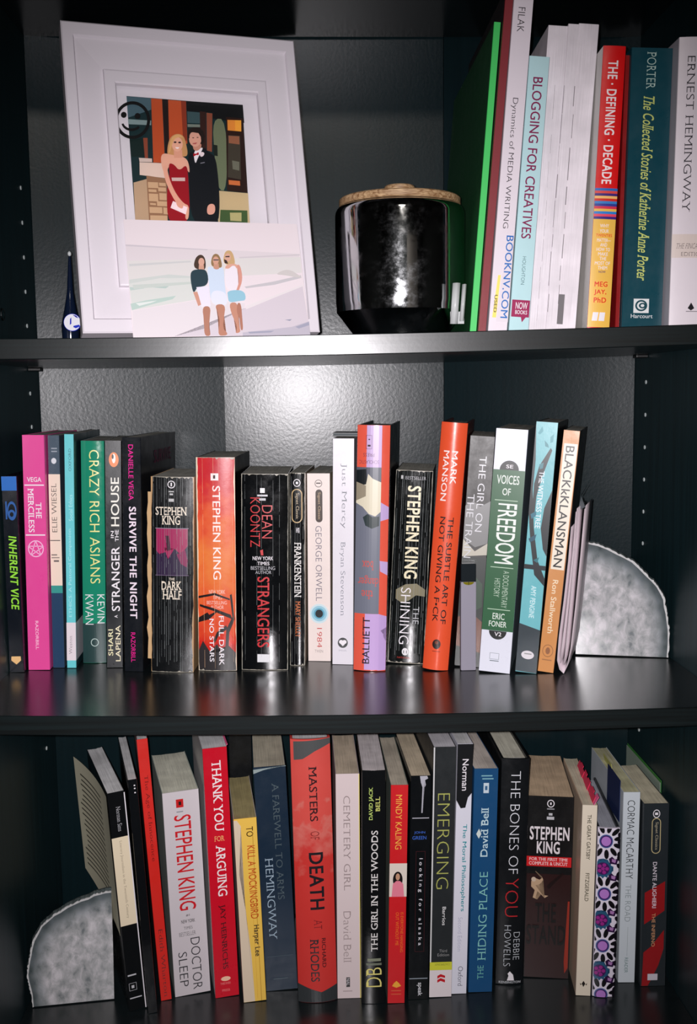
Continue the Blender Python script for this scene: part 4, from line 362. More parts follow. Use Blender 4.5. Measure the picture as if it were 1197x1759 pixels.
FRAME = {"o":[0.09943,0.01116,1.53798],"wd":[0.95708,0.28952,0.01313],"up":[-0.07151,0.19202,0.97878],"n":[0.28086,-0.93771,0.20448],"w":0.18544,"h":0.24403,"prom":[["photo_border",[[0.03843,0.19986],[0.1442,0.20011],[0.14368,0.08647],[0.03194,0.0829]],[222,216,222]],["prom_photo",[[0.04704,0.19107],[0.13969,0.18966],[0.13705,0.08868],[0.04639,0.08732]],[20,45,48]],["",[[0.04702,0.19084],[0.06615,0.19052],[0.06544,0.18111],[0.04686,0.17343]],[72,98,108]],["",[[0.04677,0.17225],[0.06476,0.1722],[0.06447,0.16841],[0.0468,0.16815]],[128,150,150]],["",[[0.04701,0.15587],[0.05858,0.1577],[0.05969,0.1425],[0.04732,0.14188]],[16,36,34]],["",[[0.05745,0.15763],[0.06085,0.15783],[0.05994,0.14134],[0.05757,0.14122]],[140,70,50]],["",[[0.04734,0.12116],[0.05834,0.12465],[0.05689,0.08762],[0.04627,0.08732]],[188,158,128]],["",[[0.06613,0.19028],[0.07468,0.19028],[0.07294,0.13822],[0.06386,0.13802]],[188,80,42]],["",[[0.07468,0.19028],[0.07947,0.19002],[0.07789,0.15051],[0.0739,0.14322]],[30,22,22]],["",[[0.07947,0.19002],[0.09364,0.1898],[0.09191,0.15482],[0.07741,0.15166]],[192,84,46]],["",[[0.08959,0.18988],[0.09364,0.1898],[0.09186,0.1572],[0.08873,0.15702]],[140,55,35]],["",[[0.05315,0.13773],[0.07268,0.13774],[0.07198,0.12571],[0.0525,0.12743]],[226,202,188]],["",[[0.05286,0.14122],[0.06297,0.14114],[0.06297,0.13821],[0.05317,0.13796]],[214,194,184]],["",[[0.05763,0.12719],[0.07331,0.1253],[0.07133,0.08802],[0.05689,0.08762]],[150,112,84]],["",[[0.05836,0.12197],[0.06625,0.12195],[0.06612,0.11727],[0.05823,0.1173]],[204,168,132]],["",[[0.06691,0.12175],[0.07212,0.12161],[0.07214,0.11903],[0.06694,0.11917]],[204,168,132]],["",[[0.05837,0.11614],[0.06444,0.11603],[0.06451,0.11393],[0.05844,0.11404]],[204,168,132]],["",[[0.06594,0.11796],[0.07205,0.11786],[0.07203,0.11469],[0.06593,0.1148]],[204,168,132]],["",[[0.05833,0.11264],[0.06553,0.11257],[0.06529,0.10649],[0.0581,0.10658]],[204,168,132]],["",[[0.06649,0.11331],[0.07214,0.11317],[0.07194,0.10766],[0.0663,0.10781]],[204,168,132]],["",[[0.05866,0.10509],[0.06314,0.1049],[0.06325,0.10338],[0.05877,0.10358]],[204,168,132]],["",[[0.06418,0.10668],[0.07209,0.10661],[0.07202,0.10275],[0.06411,0.10283]],[204,168,132]],["",[[0.05796,0.10181],[0.06787,0.10179],[0.06773,0.09701],[0.05782,0.09704]],[204,168,132]],["",[[0.06877,0.10171],[0.07215,0.10147],[0.07196,0.09621],[0.06859,0.09645]],[204,168,132]],["",[[0.05812,0.09507],[0.07143,0.09514],[0.07112,0.08825],[0.05783,0.08822]],[204,168,132]],["",[[0.09364,0.1898],[0.13969,0.18966],[0.1396,0.17443],[0.11419,0.17648],[0.114,0.18129],[0.09353,0.18117]],[17,19,21]],["",[[0.09377,0.18118],[0.10866,0.18071],[0.10794,0.17189],[0.09324,0.17159]],[60,84,88]],["",[[0.09316,0.17063],[0.10787,0.17104],[0.1077,0.16887],[0.09309,0.16823]],[120,130,120]],["",[[0.09295,0.16799],[0.10768,0.16863],[0.1066,0.14964],[0.09128,0.14409]],[24,40,38]],["",[[0.10383,0.18184],[0.10873,0.18155],[0.10637,0.14963],[0.10203,0.1494]],[52,30,26]],["",[[0.10927,0.18099],[0.11395,0.18069],[0.11097,0.14867],[0.10707,0.14967]],[140,76,56]],["",[[0.1136,0.17645],[0.12508,0.17656],[0.12081,0.11683],[0.1131,0.11748],[0.1128,0.14517]],[110,120,92]],["",[[0.11241,0.15474],[0.1159,0.15433],[0.1154,0.14531],[0.11238,0.14575]],[26,34,28]],["",[[0.12476,0.17836],[0.1387,0.17802],[0.13737,0.11603],[0.1206,0.11718]],[42,24,20]],["",[[0.12575,0.176],[0.13712,0.17634],[0.13644,0.16695],[0.12526,0.16726]],[228,142,58]],["",[[0.13196,0.17614],[0.13712,0.17634],[0.13644,0.16695],[0.13144,0.16714]],[240,165,60]],["",[[0.12528,0.16328],[0.13505,0.16323],[0.13278,0.12667],[0.12224,0.12825]],[66,60,50]],["",[[0.12559,0.16269],[0.13441,0.16271],[0.13407,0.15591],[0.12532,0.15665]],[150,96,70]],["",[[0.12673,0.14227],[0.1326,0.14135],[0.13198,0.13409],[0.12671,0.13505]],[110,110,95]],["",[[0.12251,0.12587],[0.13173,0.12542],[0.13164,0.12157],[0.12244,0.12215]],[205,112,62]],["",[[0.11281,0.11675],[0.13757,0.11556],[0.13693,0.08868],[0.11102,0.08796]],[196,174,134]],["",[[0.11386,0.10109],[0.13574,0.10121],[0.13507,0.08922],[0.11224,0.08858]],[66,90,52]],["",[[0.12132,0.09895],[0.13081,0.09926],[0.1302,0.09207],[0.12113,0.0924]],[180,172,120]],["",[[0.09911,0.14925],[0.10517,0.1522],[0.10775,0.14791],[0.11339,0.1452],[0.11436,0.12851],[0.1138,0.10465],[0.11067,0.08795],[0.08895,0.08735],[0.09103,0.13222],[0.09117,0.14409],[0.09436,0.14781]],[15,19,25]],["",[[0.0958,0.14848],[0.10304,0.15184],[0.10388,0.15069],[0.09921,0.1433],[0.09648,0.13674]],[240,234,238]],["",[[0.09567,0.14693],[0.09767,0.14584],[0.10018,0.14811],[0.10016,0.14501],[0.09787,0.14538],[0.09562,0.14336]],[172,20,36]],["",[[0.10062,0.14635],[0.10275,0.14825],[0.105,0.14717],[0.10361,0.14447],[0.10145,0.14365]],[236,220,224]],["",[[0.1006,0.13884],[0.10416,0.13973],[0.10434,0.13902],[0.10101,0.13815]],[120,120,130]],["",[[0.09576,0.15384],[0.10287,0.15542],[0.10253,0.15122],[0.09903,0.14829],[0.09608,0.14909]],[196,140,120]],["",[[0.10326,0.15879],[0.10266,0.15619],[0.1014,0.15395],[0.09965,0.15241],[0.09769,0.1518],[0.09581,0.15221],[0.0943,0.15357],[0.09339,0.15568],[0.09322,0.15823],[0.0938,0.16081],[0.09506,0.16305],[0.0968,0.1646],[0.09877,0.16523],[0.10065,0.16483],[0.10216,0.16346],[0.10308,0.16134]],[216,162,142]],["",[[0.09229,0.16258],[0.09394,0.1659],[0.09736,0.16801],[0.10179,0.16804],[0.10507,0.16536],[0.10612,0.16098],[0.10441,0.15431],[0.10281,0.1547],[0.10279,0.1602],[0.10116,0.16321],[0.09678,0.16368],[0.09418,0.16305],[0.09358,0.15848],[0.09242,0.15842]],[34,24,22]],["",[[0.09747,0.15918],[0.09739,0.15904],[0.09721,0.15891],[0.09694,0.15882],[0.09662,0.15877],[0.09631,0.15878],[0.09605,0.15885],[0.09589,0.15895],[0.09583,0.15909],[0.09591,0.15923],[0.09609,0.15936],[0.09636,0.15945],[0.09668,0.15949],[0.09699,0.15948],[0.09725,0.15942],[0.09742,0.15931]],[60,40,36]],["",[[0.10099,0.15962],[0.10092,0.15948],[0.10073,0.15935],[0.10046,0.15926],[0.10014,0.15921],[0.09983,0.15922],[0.09957,0.15928],[0.09941,0.15939],[0.09935,0.15952],[0.09943,0.15967],[0.09961,0.15979],[0.09989,0.15989],[0.1002,0.15993],[0.10051,0.15992],[0.10077,0.15986],[0.10094,0.15975]],[60,40,36]],["",[[0.09559,0.15454],[0.09961,0.15548],[0.09833,0.15398],[0.09623,0.15386]],[170,80,80]],["",[[0.10333,0.1037],[0.10665,0.10583],[0.10971,0.10475],[0.10949,0.09917],[0.10706,0.0966],[0.10253,0.0967]],[222,164,144]],["",[[0.07497,0.14681],[0.07644,0.15398],[0.0789,0.15908],[0.08394,0.16198],[0.08901,0.16061],[0.09051,0.15474],[0.09152,0.1441],[0.08704,0.14293],[0.07554,0.14235]],[196,148,98]],["",[[0.06936,0.14181],[0.07214,0.14548],[0.07909,0.14395],[0.08765,0.14332],[0.09137,0.13935],[0.09168,0.1287],[0.08868,0.13448],[0.08322,0.13092],[0.07505,0.13597],[0.07342,0.12672],[0.07014,0.13127]],[224,172,148]],["",[[0.08034,0.14827],[0.08691,0.14861],[0.08675,0.14209],[0.08006,0.14175]],[214,158,134]],["",[[0.08785,0.15317],[0.08734,0.15087],[0.08623,0.14889],[0.08471,0.14753],[0.08299,0.14699],[0.08136,0.14735],[0.08004,0.14857],[0.07924,0.15044],[0.07909,0.1527],[0.0796,0.15499],[0.08069,0.15697],[0.08222,0.15834],[0.08393,0.15889],[0.08557,0.15853],[0.0869,0.15732],[0.0877,0.15544]],[224,170,146]],["",[[0.07835,0.15645],[0.08127,0.16017],[0.0862,0.1614],[0.08917,0.15824],[0.08603,0.15925],[0.08127,0.1572],[0.07869,0.15055],[0.07717,0.14574],[0.07575,0.14508]],[214,168,112]],["",[[0.08302,0.15457],[0.08291,0.15429],[0.08264,0.15405],[0.08225,0.15387],[0.08181,0.15379],[0.08137,0.15382],[0.08101,0.15396],[0.08078,0.15418],[0.08071,0.15445],[0.08082,0.15472],[0.08109,0.15497],[0.08147,0.15514],[0.08192,0.15522],[0.08236,0.15519],[0.08272,0.15506],[0.08295,0.15484]],[50,36,36]],["",[[0.08658,0.15453],[0.08647,0.15425],[0.0862,0.154],[0.08581,0.15383],[0.08536,0.15375],[0.08493,0.15378],[0.08456,0.15392],[0.08433,0.15413],[0.08427,0.1544],[0.08437,0.15468],[0.08464,0.15493],[0.08503,0.1551],[0.08548,0.15518],[0.08591,0.15515],[0.08628,0.15502],[0.08651,0.1548]],[50,36,36]],["",[[0.08166,0.15047],[0.08488,0.15052],[0.08385,0.14916],[0.08226,0.14932]],[240,230,230]],["",[[0.07514,0.13715],[0.07944,0.13665],[0.08335,0.13104],[0.08958,0.13713],[0.09019,0.12745],[0.08861,0.08734],[0.0709,0.08685],[0.07205,0.11492],[0.0757,0.12682]],[152,18,32]],["",[[0.07674,0.12545],[0.08742,0.12591],[0.08731,0.12307],[0.07698,0.12275]],[206,182,176]],["",[[0.07009,0.13362],[0.07367,0.1359],[0.07483,0.12443],[0.07895,0.11284],[0.08461,0.10483],[0.08907,0.10322],[0.0876,0.092],[0.08485,0.09192],[0.08586,0.09899],[0.07935,0.10347],[0.07255,0.11846]],[222,166,142]],["",[[0.0764,0.10653],[0.08747,0.10187],[0.08562,0.09593],[0.07404,0.10095]],[238,218,222]],["",[[0.07972,0.10818],[0.08461,0.10483],[0.08366,0.1001],[0.07979,0.10173],[0.07858,0.1052]],[218,160,138]]],"smile":[[[0.06346,0.17094],[0.06319,0.16892],[0.06086,0.16912],[0.06109,0.17079]],[[0.06319,0.16892],[0.06269,0.16693],[0.06045,0.16747],[0.06086,0.16912]],[[0.06269,0.16693],[0.06197,0.165],[0.05985,0.16586],[0.06045,0.16747]],[[0.06197,0.165],[0.06103,0.16315],[0.05908,0.16433],[0.05985,0.16586]],[[0.06103,0.16315],[0.05991,0.16143],[0.05814,0.16289],[0.05908,0.16433]],[[0.05991,0.16143],[0.0586,0.15985],[0.05707,0.16159],[0.05814,0.16289]],[[0.0586,0.15985],[0.05715,0.15846],[0.05587,0.16043],[0.05707,0.16159]],[[0.05715,0.15846],[0.05558,0.15726],[0.05456,0.15943],[0.05587,0.16043]],[[0.05558,0.15726],[0.0539,0.15629],[0.05318,0.15862],[0.05456,0.15943]],[[0.0539,0.15629],[0.05216,0.15555],[0.05174,0.15801],[0.05318,0.15862]],[[0.05216,0.15555],[0.05038,0.15506],[0.05026,0.1576],[0.05174,0.15801]],[[0.05038,0.15506],[0.04859,0.15483],[0.04878,0.15741],[0.05026,0.1576]],[[0.04859,0.15483],[0.04682,0.15486],[0.04731,0.15743],[0.04878,0.15741]],[[0.04682,0.15486],[0.0451,0.15515],[0.04589,0.15767],[0.04731,0.15743]],[[0.0451,0.15515],[0.04346,0.1557],[0.04453,0.15812],[0.04589,0.15767]],[[0.04346,0.1557],[0.04194,0.15648],[0.04327,0.15878],[0.04453,0.15812]],[[0.04194,0.15648],[0.04054,0.1575],[0.04211,0.15962],[0.04327,0.15878]],[[0.04054,0.1575],[0.0393,0.15873],[0.04109,0.16065],[0.04211,0.15962]],[[0.0393,0.15873],[0.03825,0.16016],[0.04021,0.16183],[0.04109,0.16065]],[[0.03825,0.16016],[0.03738,0.16175],[0.03949,0.16316],[0.04021,0.16183]],[[0.03738,0.16175],[0.03725,0.16352],[0.03895,0.1646],[0.03949,0.16316]],[[0.03725,0.16352],[0.03739,0.1654],[0.0386,0.16613],[0.03895,0.1646]],[[0.03739,0.1654],[0.03753,0.16735],[0.03843,0.16773],[0.0386,0.16613]],[[0.03753,0.16735],[0.03767,0.16933],[0.03845,0.16938],[0.03843,0.16773]],[[0.03767,0.16933],[0.03782,0.17131],[0.03867,0.17103],[0.03845,0.16938]],[[0.03782,0.17131],[0.03796,0.17327],[0.03907,0.17267],[0.03867,0.17103]],[[0.03796,0.17327],[0.0381,0.17515],[0.03966,0.17427],[0.03907,0.17267]],[[0.0381,0.17515],[0.03849,0.17695],[0.04041,0.1758],[0.03966,0.17427]],[[0.03849,0.17695],[0.03959,0.17868],[0.04133,0.17723],[0.04041,0.1758]],[[0.03959,0.17868],[0.04087,0.18025],[0.04239,0.17854],[0.04133,0.17723]],[[0.04087,0.18025],[0.04231,0.18166],[0.04358,0.1797],[0.04239,0.17854]],[[0.04231,0.18166],[0.04387,0.18287],[0.04488,0.18071],[0.04358,0.1797]],[[0.04387,0.18287],[0.04553,0.18386],[0.04625,0.18153],[0.04488,0.18071]],[[0.04553,0.18386],[0.04727,0.18462],[0.04769,0.18216],[0.04625,0.18153]],[[0.04727,0.18462],[0.04905,0.18513],[0.04917,0.18258],[0.04769,0.18216]],[[0.04905,0.18513],[0.05085,0.18539],[0.05066,0.18279],[0.04917,0.18258]],[[0.05085,0.18539],[0.05263,0.18538],[0.05213,0.18278],[0.05066,0.18279]],[[0.05263,0.18538],[0.05436,0.18511],[0.05356,0.18256],[0.05213,0.18278]],[[0.05436,0.18511],[0.05602,0.18458],[0.05493,0.18211],[0.05356,0.18256]],[[0.05602,0.18458],[0.05757,0.1838],[0.05621,0.18147],[0.05493,0.18211]],[[0.05757,0.1838],[0.05898,0.18278],[0.05738,0.18062],[0.05621,0.18147]],[[0.05898,0.18278],[0.06024,0.18155],[0.05842,0.17959],[0.05738,0.18062]],[[0.06024,0.18155],[0.06131,0.18011],[0.05931,0.1784],[0.05842,0.17959]],[[0.06131,0.18011],[0.06219,0.17851],[0.06004,0.17707],[0.05931,0.1784]],[[0.06219,0.17851],[0.06286,0.17675],[0.06058,0.17562],[0.06004,0.17707]],[[0.06286,0.17675],[0.06329,0.17489],[0.06095,0.17407],[0.06058,0.17562]],[[0.06329,0.17489],[0.0635,0.17294],[0.06111,0.17245],[0.06095,0.17407]],[[0.0635,0.17294],[0.06346,0.17094],[0.06109,0.17079],[0.06111,0.17245]],[[0.04105,0.16638],[0.04158,0.16483],[0.04303,0.16589],[0.04259,0.16702]],[[0.04158,0.16483],[0.04247,0.16348],[0.04375,0.16491],[0.04303,0.16589]],[[0.04247,0.16348],[0.04367,0.16238],[0.04473,0.16412],[0.04375,0.16491]],[[0.04367,0.16238],[0.04514,0.1616],[0.04592,0.16357],[0.04473,0.16412]],[[0.04514,0.1616],[0.04679,0.16118],[0.04726,0.16327],[0.04592,0.16357]],[[0.04679,0.16118],[0.04855,0.16113],[0.04868,0.16324],[0.04726,0.16327]],[[0.04855,0.16113],[0.05034,0.16146],[0.05011,0.16349],[0.04868,0.16324]],[[0.05034,0.16146],[0.05206,0.16215],[0.05149,0.164],[0.05011,0.16349]],[[0.05206,0.16215],[0.05363,0.16317],[0.05275,0.16475],[0.05149,0.164]],[[0.05363,0.16317],[0.05497,0.16447],[0.05383,0.1657],[0.05275,0.16475]],[[0.04555,0.17403],[0.04531,0.17307],[0.04477,0.17224],[0.04401,0.17166],[0.04314,0.17142],[0.0423,0.17155],[0.04162,0.17204],[0.04119,0.17281],[0.04109,0.17374],[0.04133,0.17469],[0.04187,0.17552],[0.04263,0.1761],[0.0435,0.17635],[0.04434,0.17622],[0.04503,0.17573],[0.04545,0.17496]],[[0.05614,0.17377],[0.0559,0.17281],[0.05535,0.17197],[0.05458,0.17139],[0.05371,0.17115],[0.05286,0.17128],[0.05217,0.17177],[0.05174,0.17254],[0.05164,0.17348],[0.05188,0.17444],[0.05243,0.17527],[0.0532,0.17585],[0.05407,0.1761],[0.05492,0.17596],[0.05561,0.17547],[0.05604,0.1747]]],"beach":[["beach_photo",[[0.03578,0.08925],[0.17278,0.08949],[0.17556,-0.00161],[0.03634,-0.00254]],[232,220,224]],["",[[0.03564,0.06945],[0.17231,0.06498],[0.17275,0.05379],[0.03603,0.05693]],[222,212,216]],["",[[0.03566,0.06972],[0.09854,0.0672],[0.09847,0.06636],[0.03582,0.06836]],[206,198,204]],["",[[0.03603,0.05693],[0.17325,0.06241],[0.17324,0.04949],[0.03642,0.04092]],[220,216,214]],["",[[0.03742,0.05451],[0.0841,0.05775],[0.08537,0.05666],[0.03754,0.05261]],[204,204,204]],["",[[0.12308,0.0615],[0.17287,0.06471],[0.17306,0.06356],[0.12327,0.06038]],[208,200,204]],["",[[0.03616,0.04092],[0.0831,0.04527],[0.09645,0.04154],[0.08986,0.02763],[0.03712,0.0186]],[214,216,212]],["",[[0.03652,0.04228],[0.06703,0.04673],[0.08313,0.04555],[0.08302,0.04416],[0.06011,0.04363],[0.03656,0.03929]],[202,208,204]],["",[[0.0504,0.03807],[0.06631,0.03739],[0.06351,0.03572],[0.05292,0.03645]],[180,198,192]],["",[[0.03636,0.03658],[0.04757,0.03559],[0.03695,0.03388]],[186,202,196]],["",[[0.03858,0.03823],[0.08824,0.04145],[0.08811,0.03979],[0.03964,0.03498]],[198,206,200]],["",[[0.03619,0.0236],[0.0482,0.02635],[0.0711,0.03001],[0.0682,0.02726],[0.05191,0.0231],[0.03686,0.0186]],[184,204,196]],["",[[0.04014,0.02402],[0.05611,0.02611],[0.05201,0.02446],[0.04261,0.02199]],[222,228,224]],["",[[0.12527,0.03762],[0.14975,0.04209],[0.17217,0.04733],[0.17255,0.04519],[0.1495,0.03925],[0.12655,0.03623]],[198,194,198]],["",[[0.15025,0.04777],[0.16222,0.05292],[0.17181,0.04661],[0.17238,0.0449],[0.15882,0.04717]],[206,200,198]],["",[[0.03709,0.0182],[0.08981,0.02708],[0.12483,0.0243],[0.12296,0.0187],[0.06864,-0.00143],[0.03636,-0.00228]],[224,216,220]],["",[[0.17284,0.03875],[0.17556,-0.00161],[0.06728,-0.00169],[0.09069,0.00419],[0.12524,0.0208],[0.14862,0.02933]],[212,202,210]],["",[[0.17293,0.03975],[0.17309,0.03832],[0.14857,0.02876],[0.12512,0.0194],[0.12466,0.0222],[0.14875,0.03074]],[228,220,222]],["",[[0.12076,0.00099],[0.13919,0.00284],[0.16083,0.00528],[0.17544,0.00978],[0.17556,-0.00161],[0.12052,-0.00179]],[190,184,196]],["",[[0.12499,0.00152],[0.14624,0.00225],[0.14327,0.00086],[0.12627,0.00012]],[160,160,178]],["",[[0.15559,0.01095],[0.16139,0.01151],[0.15982,0.0101]],[150,152,170]],["",[[0.16371,0.00527],[0.17539,0.00921],[0.17544,0.00664],[0.16647,0.00384]],[162,162,180]],["",[[0.08611,0.05223],[0.08805,0.05948],[0.09131,0.0626],[0.0943,0.06238],[0.09622,0.05893],[0.09585,0.05098],[0.09167,0.05009]],[72,54,44]],["",[[0.09067,0.05466],[0.09447,0.0543],[0.09441,0.05013],[0.09005,0.05035]],[206,156,134]],["",[[0.09509,0.05682],[0.09481,0.05559],[0.09422,0.05454],[0.09341,0.05383],[0.09249,0.05358],[0.09162,0.05381],[0.09092,0.05449],[0.0905,0.05552],[0.09042,0.05674],[0.0907,0.05797],[0.09129,0.05902],[0.0921,0.05973],[0.09301,0.05998],[0.09388,0.05976],[0.09459,0.05907],[0.09501,0.05804]],[216,166,146]],["",[[0.0843,0.04999],[0.09148,0.0512],[0.09688,0.05016],[0.09703,0.03849],[0.08757,0.03647],[0.08565,0.03286],[0.08404,0.03312],[0.08302,0.04416]],[38,60,70]],["",[[0.08442,0.03285],[0.08757,0.03315],[0.09032,0.02322],[0.08748,0.02183]],[206,150,130]],["",[[0.08718,0.03674],[0.09696,0.03766],[0.09718,0.02185],[0.09016,0.02128]],[232,226,240]],["",[[0.09032,0.02156],[0.09718,0.02185],[0.09573,0.01245],[0.09423,0.00418],[0.09567,-0.00162],[0.0902,-0.00185],[0.09113,0.0097]],[178,124,104]],["",[[0.09965,0.05383],[0.1014,0.06167],[0.10462,0.06397],[0.10776,0.06179],[0.1092,0.05229],[0.10423,0.0525]],[148,118,82]],["",[[0.10227,0.05554],[0.10615,0.0556],[0.10626,0.05029],[0.10158,0.05051]],[200,148,126]],["",[[0.10649,0.05813],[0.10621,0.05689],[0.10562,0.05584],[0.10479,0.05513],[0.10387,0.05487],[0.10299,0.0551],[0.10229,0.05578],[0.10187,0.05682],[0.10179,0.05805],[0.10207,0.05928],[0.10266,0.06033],[0.10348,0.06104],[0.1044,0.06131],[0.10528,0.06108],[0.10599,0.06039],[0.10642,0.05936]],[212,160,138]],["",[[0.10227,0.05889],[0.10642,0.05896],[0.10635,0.05812],[0.1022,0.05805]],[60,60,70]],["",[[0.09653,0.05266],[0.10016,0.05328],[0.10377,0.05026],[0.10841,0.05284],[0.10999,0.05174],[0.10947,0.03888],[0.11067,0.02328],[0.1059,0.02243],[0.09748,0.02379],[0.09732,0.03877]],[206,220,238]],["",[[0.09863,0.03461],[0.11026,0.03331],[0.11067,0.02328],[0.1059,0.02243],[0.09748,0.02379]],[226,228,242]],["",[[0.10045,0.02325],[0.10901,0.02327],[0.10672,0.01243],[0.10521,0.00413],[0.109,-5e-05],[0.10666,-0.00169],[0.10063,-0.00138],[0.10346,0.00967],[0.10197,0.0166]],[186,130,108]],["",[[0.1101,0.05987],[0.11226,0.0658],[0.11651,0.06659],[0.11869,0.06255],[0.1194,0.05441],[0.11407,0.05404],[0.11033,0.05595]],[202,166,120]],["",[[0.11616,0.06068],[0.11587,0.05944],[0.11527,0.05838],[0.11444,0.05766],[0.11351,0.0574],[0.11263,0.05763],[0.11192,0.05832],[0.11149,0.05936],[0.11141,0.06059],[0.1117,0.06183],[0.1123,0.06289],[0.11312,0.06361],[0.11405,0.06387],[0.11494,0.06364],[0.11565,0.06295],[0.11608,0.06191]],[216,166,146]],["",[[0.11191,0.06158],[0.11528,0.06193],[0.11519,0.0608],[0.11184,0.06074]],[60,50,50]],["",[[0.1106,0.05918],[0.11275,0.05823],[0.11363,0.05544],[0.11089,0.05596]],[60,44,40]],["",[[0.11131,0.05428],[0.117,0.05577],[0.12113,0.055],[0.12085,0.05162],[0.11098,0.05036]],[220,166,146]],["",[[0.11001,0.05202],[0.11383,0.05124],[0.11688,0.05437],[0.12015,0.05329],[0.12118,0.03899],[0.11994,0.03421],[0.11047,0.03415]],[236,228,236]],["",[[0.12003,0.05526],[0.12333,0.05447],[0.12432,0.04295],[0.11987,0.03337],[0.11686,0.02748],[0.11498,0.02831],[0.11859,0.03476],[0.12144,0.04208]],[214,152,136]],["",[[0.11102,0.03415],[0.12447,0.03481],[0.12572,0.0264],[0.12007,0.02582],[0.11159,0.02439],[0.11116,0.02913]],[150,196,214]],["",[[0.11161,0.02453],[0.11858,0.0247],[0.11805,0.01521],[0.11835,0.00546],[0.11908,0.001],[0.11426,-8e-05],[0.11695,0.00546],[0.11291,0.01521]],[196,140,118]],["",[[0.1183,0.0247],[0.1213,0.02387],[0.12105,0.01102],[0.12118,0.00266],[0.11892,0.00239],[0.11937,0.01102],[0.11706,0.0166]],[176,120,100]]],"open":[[0.03833,0.19694],[0.14237,0.1973],[0.14265,0.05099],[0.03865,0.05097]],"lip":[[0.03242,0.20677],[0.15083,0.2062]]}
AGATES = [{"o":[0.51505,0.16807,1.24617],"wd":[0.9705,-0.24111,0.0],"pts":[[-1e-05,0.00027],[-4e-05,0.04488],[0.0015,0.09017],[0.00445,0.10693],[0.01184,0.10651],[0.01974,0.10497],[0.0287,0.10164],[0.03702,0.09745],[0.04447,0.09407],[0.05202,0.09015],[0.05918,0.08379],[0.06604,0.07689],[0.0713,0.07213],[0.07573,0.06735],[0.07925,0.06147],[0.08232,0.05519],[0.08314,0.04852],[0.08482,0.04202],[0.08604,0.03387],[0.08724,0.02626],[0.08752,0.01399],[0.08679,0.00043]]},{"o":[0.00137,0.12481,0.93822],"wd":[0.99305,0.11773,0.0],"pts":[[0.07816,-0.0],[0.07911,0.05518],[0.07937,0.10503],[0.07364,0.10493],[0.06893,0.10396],[0.06266,0.10286],[0.05685,0.10004],[0.05008,0.09871],[0.04379,0.09639],[0.03699,0.09378],[0.03066,0.08991],[0.02386,0.08693],[0.01749,0.08196],[0.01167,0.0775],[0.00778,0.07063],[0.00392,0.06431],[0.00156,0.05728],[0.00024,0.05069],[-0.00162,0.04359],[-0.00263,0.03809],[-0.00367,0.03229],[-0.00297,0.02519],[-0.00169,0.01941],[-0.00046,0.0125],[-0.0,-0.0]]}]
JAR = {"cx": 0.34403, "cy": 0.095, "r": 0.05332, "ztop": 1.6454, "zsh": 1.56455, "zlid": 1.65154, "zkn": 1.66322, "rb": 0.03719, "z0": 1.53803}
BOTTLE = {"y": 0.17, "z0": 1.53663, "prof": [[0.05521, 1.54712, 0.00747], [0.05559, 1.55635, 0.00798], [0.05585, 1.5625, 0.00694], [0.057, 1.57169, 0.00514], [0.05809, 1.57934, 0.00385], [0.05866, 1.58697, 0.00272], [0.05934, 1.59713, 0.00225], [0.05961, 1.6098, 0.00153], [0.05967, 1.61738, 0.00102]], "disc": [0.05929, 1.55889, 0.0078]}
LEAFLETS = [[[0.50389, 1.38849], [0.50088, 1.34827], [0.49688, 1.30196], [0.49322, 1.2656], [0.49031, 1.24995], [0.48729, 1.24319], [0.48363, 1.24695], [0.48146, 1.25539], [0.48278, 1.27627], [0.48654, 1.30735], [0.4902, 1.34334], [0.49239, 1.37293]], [[0.49781, 1.38707], [0.49525, 1.34837], [0.49174, 1.30207], [0.4886, 1.26308], [0.4872, 1.25107]], [[0.49629, 1.38608], [0.49372, 1.3484], [0.48917, 1.30212], [0.48499, 1.26316], [0.48408, 1.25271]]]
FLAP = [[0.50354, 1.41378], [0.49714, 1.39924], [0.49578, 1.38609], [0.50338, 1.3885], [0.5012, 1.39918]]
VAPE = {"y": 0.12373, "z": 1.24576, "p": [[0.39879, 1.3435], [0.41225, 1.34325], [0.41298, 1.24666], [0.39883, 1.24698], [0.40554, 1.32718]]}
CLIP = [[0.38087, 1.5792], [0.3947, 1.5791], [0.39475, 1.54741], [0.38085, 1.54754]]


# =====================================================================
#  SETTING: the room around the bookcase
# =====================================================================
ZO = CASE['ZO']; W = CASE['W']; D = CASE['D']
room_wall = plain((92, 98, 100), 0.8, bmp=(60, 0.1, 0.002))
wood_floor = laminate('floor_boards', (96, 70, 50), 0.45, 'x', 0.6, 0.0, 0.5, 0.2, 0.3)
structure(box('floor', (-1.6, -2.6, -0.02), (2.2, D + 0.06, 0.0), wood_floor))
structure(box('ceiling', (-1.6, -2.6, 2.42), (2.2, D + 0.06, 2.44), room_wall))
structure(box('wall_back', (-1.6, D + 0.03, 0.0), (2.2, D + 0.05, 2.42), room_wall))
structure(box('wall_left', (-1.62, -2.6, 0.0), (-1.6, D + 0.03, 2.42), room_wall))
structure(box('wall_right', (2.2, -2.6, 0.0), (2.22, D + 0.03, 2.42), room_wall))
structure(box('wall_front', (-1.6, -2.62, 0.0), (2.2, -2.6, 2.42), room_wall))
trim_m = plain((226, 220, 214), 0.4)
structure(box('baseboard_front', (-1.6, -2.6, 0.0), (2.2, -2.585, 0.1), trim_m))
dr = structure(empty('door_1', (0.75, -2.6, 0.0)))
box('door_leaf', (0.0, 0.004, 0.01), (0.76, 0.03, 2.02), trim_m, dr, 0.002)
for x in (-0.07, 0.76): box('door_casing', (x, 0.004, 0.0), (x + 0.07, 0.045, 2.06), trim_m, dr, 0.004)
box('door_casing', (-0.07, 0.004, 2.03), (0.83, 0.045, 2.1), trim_m, dr, 0.004)

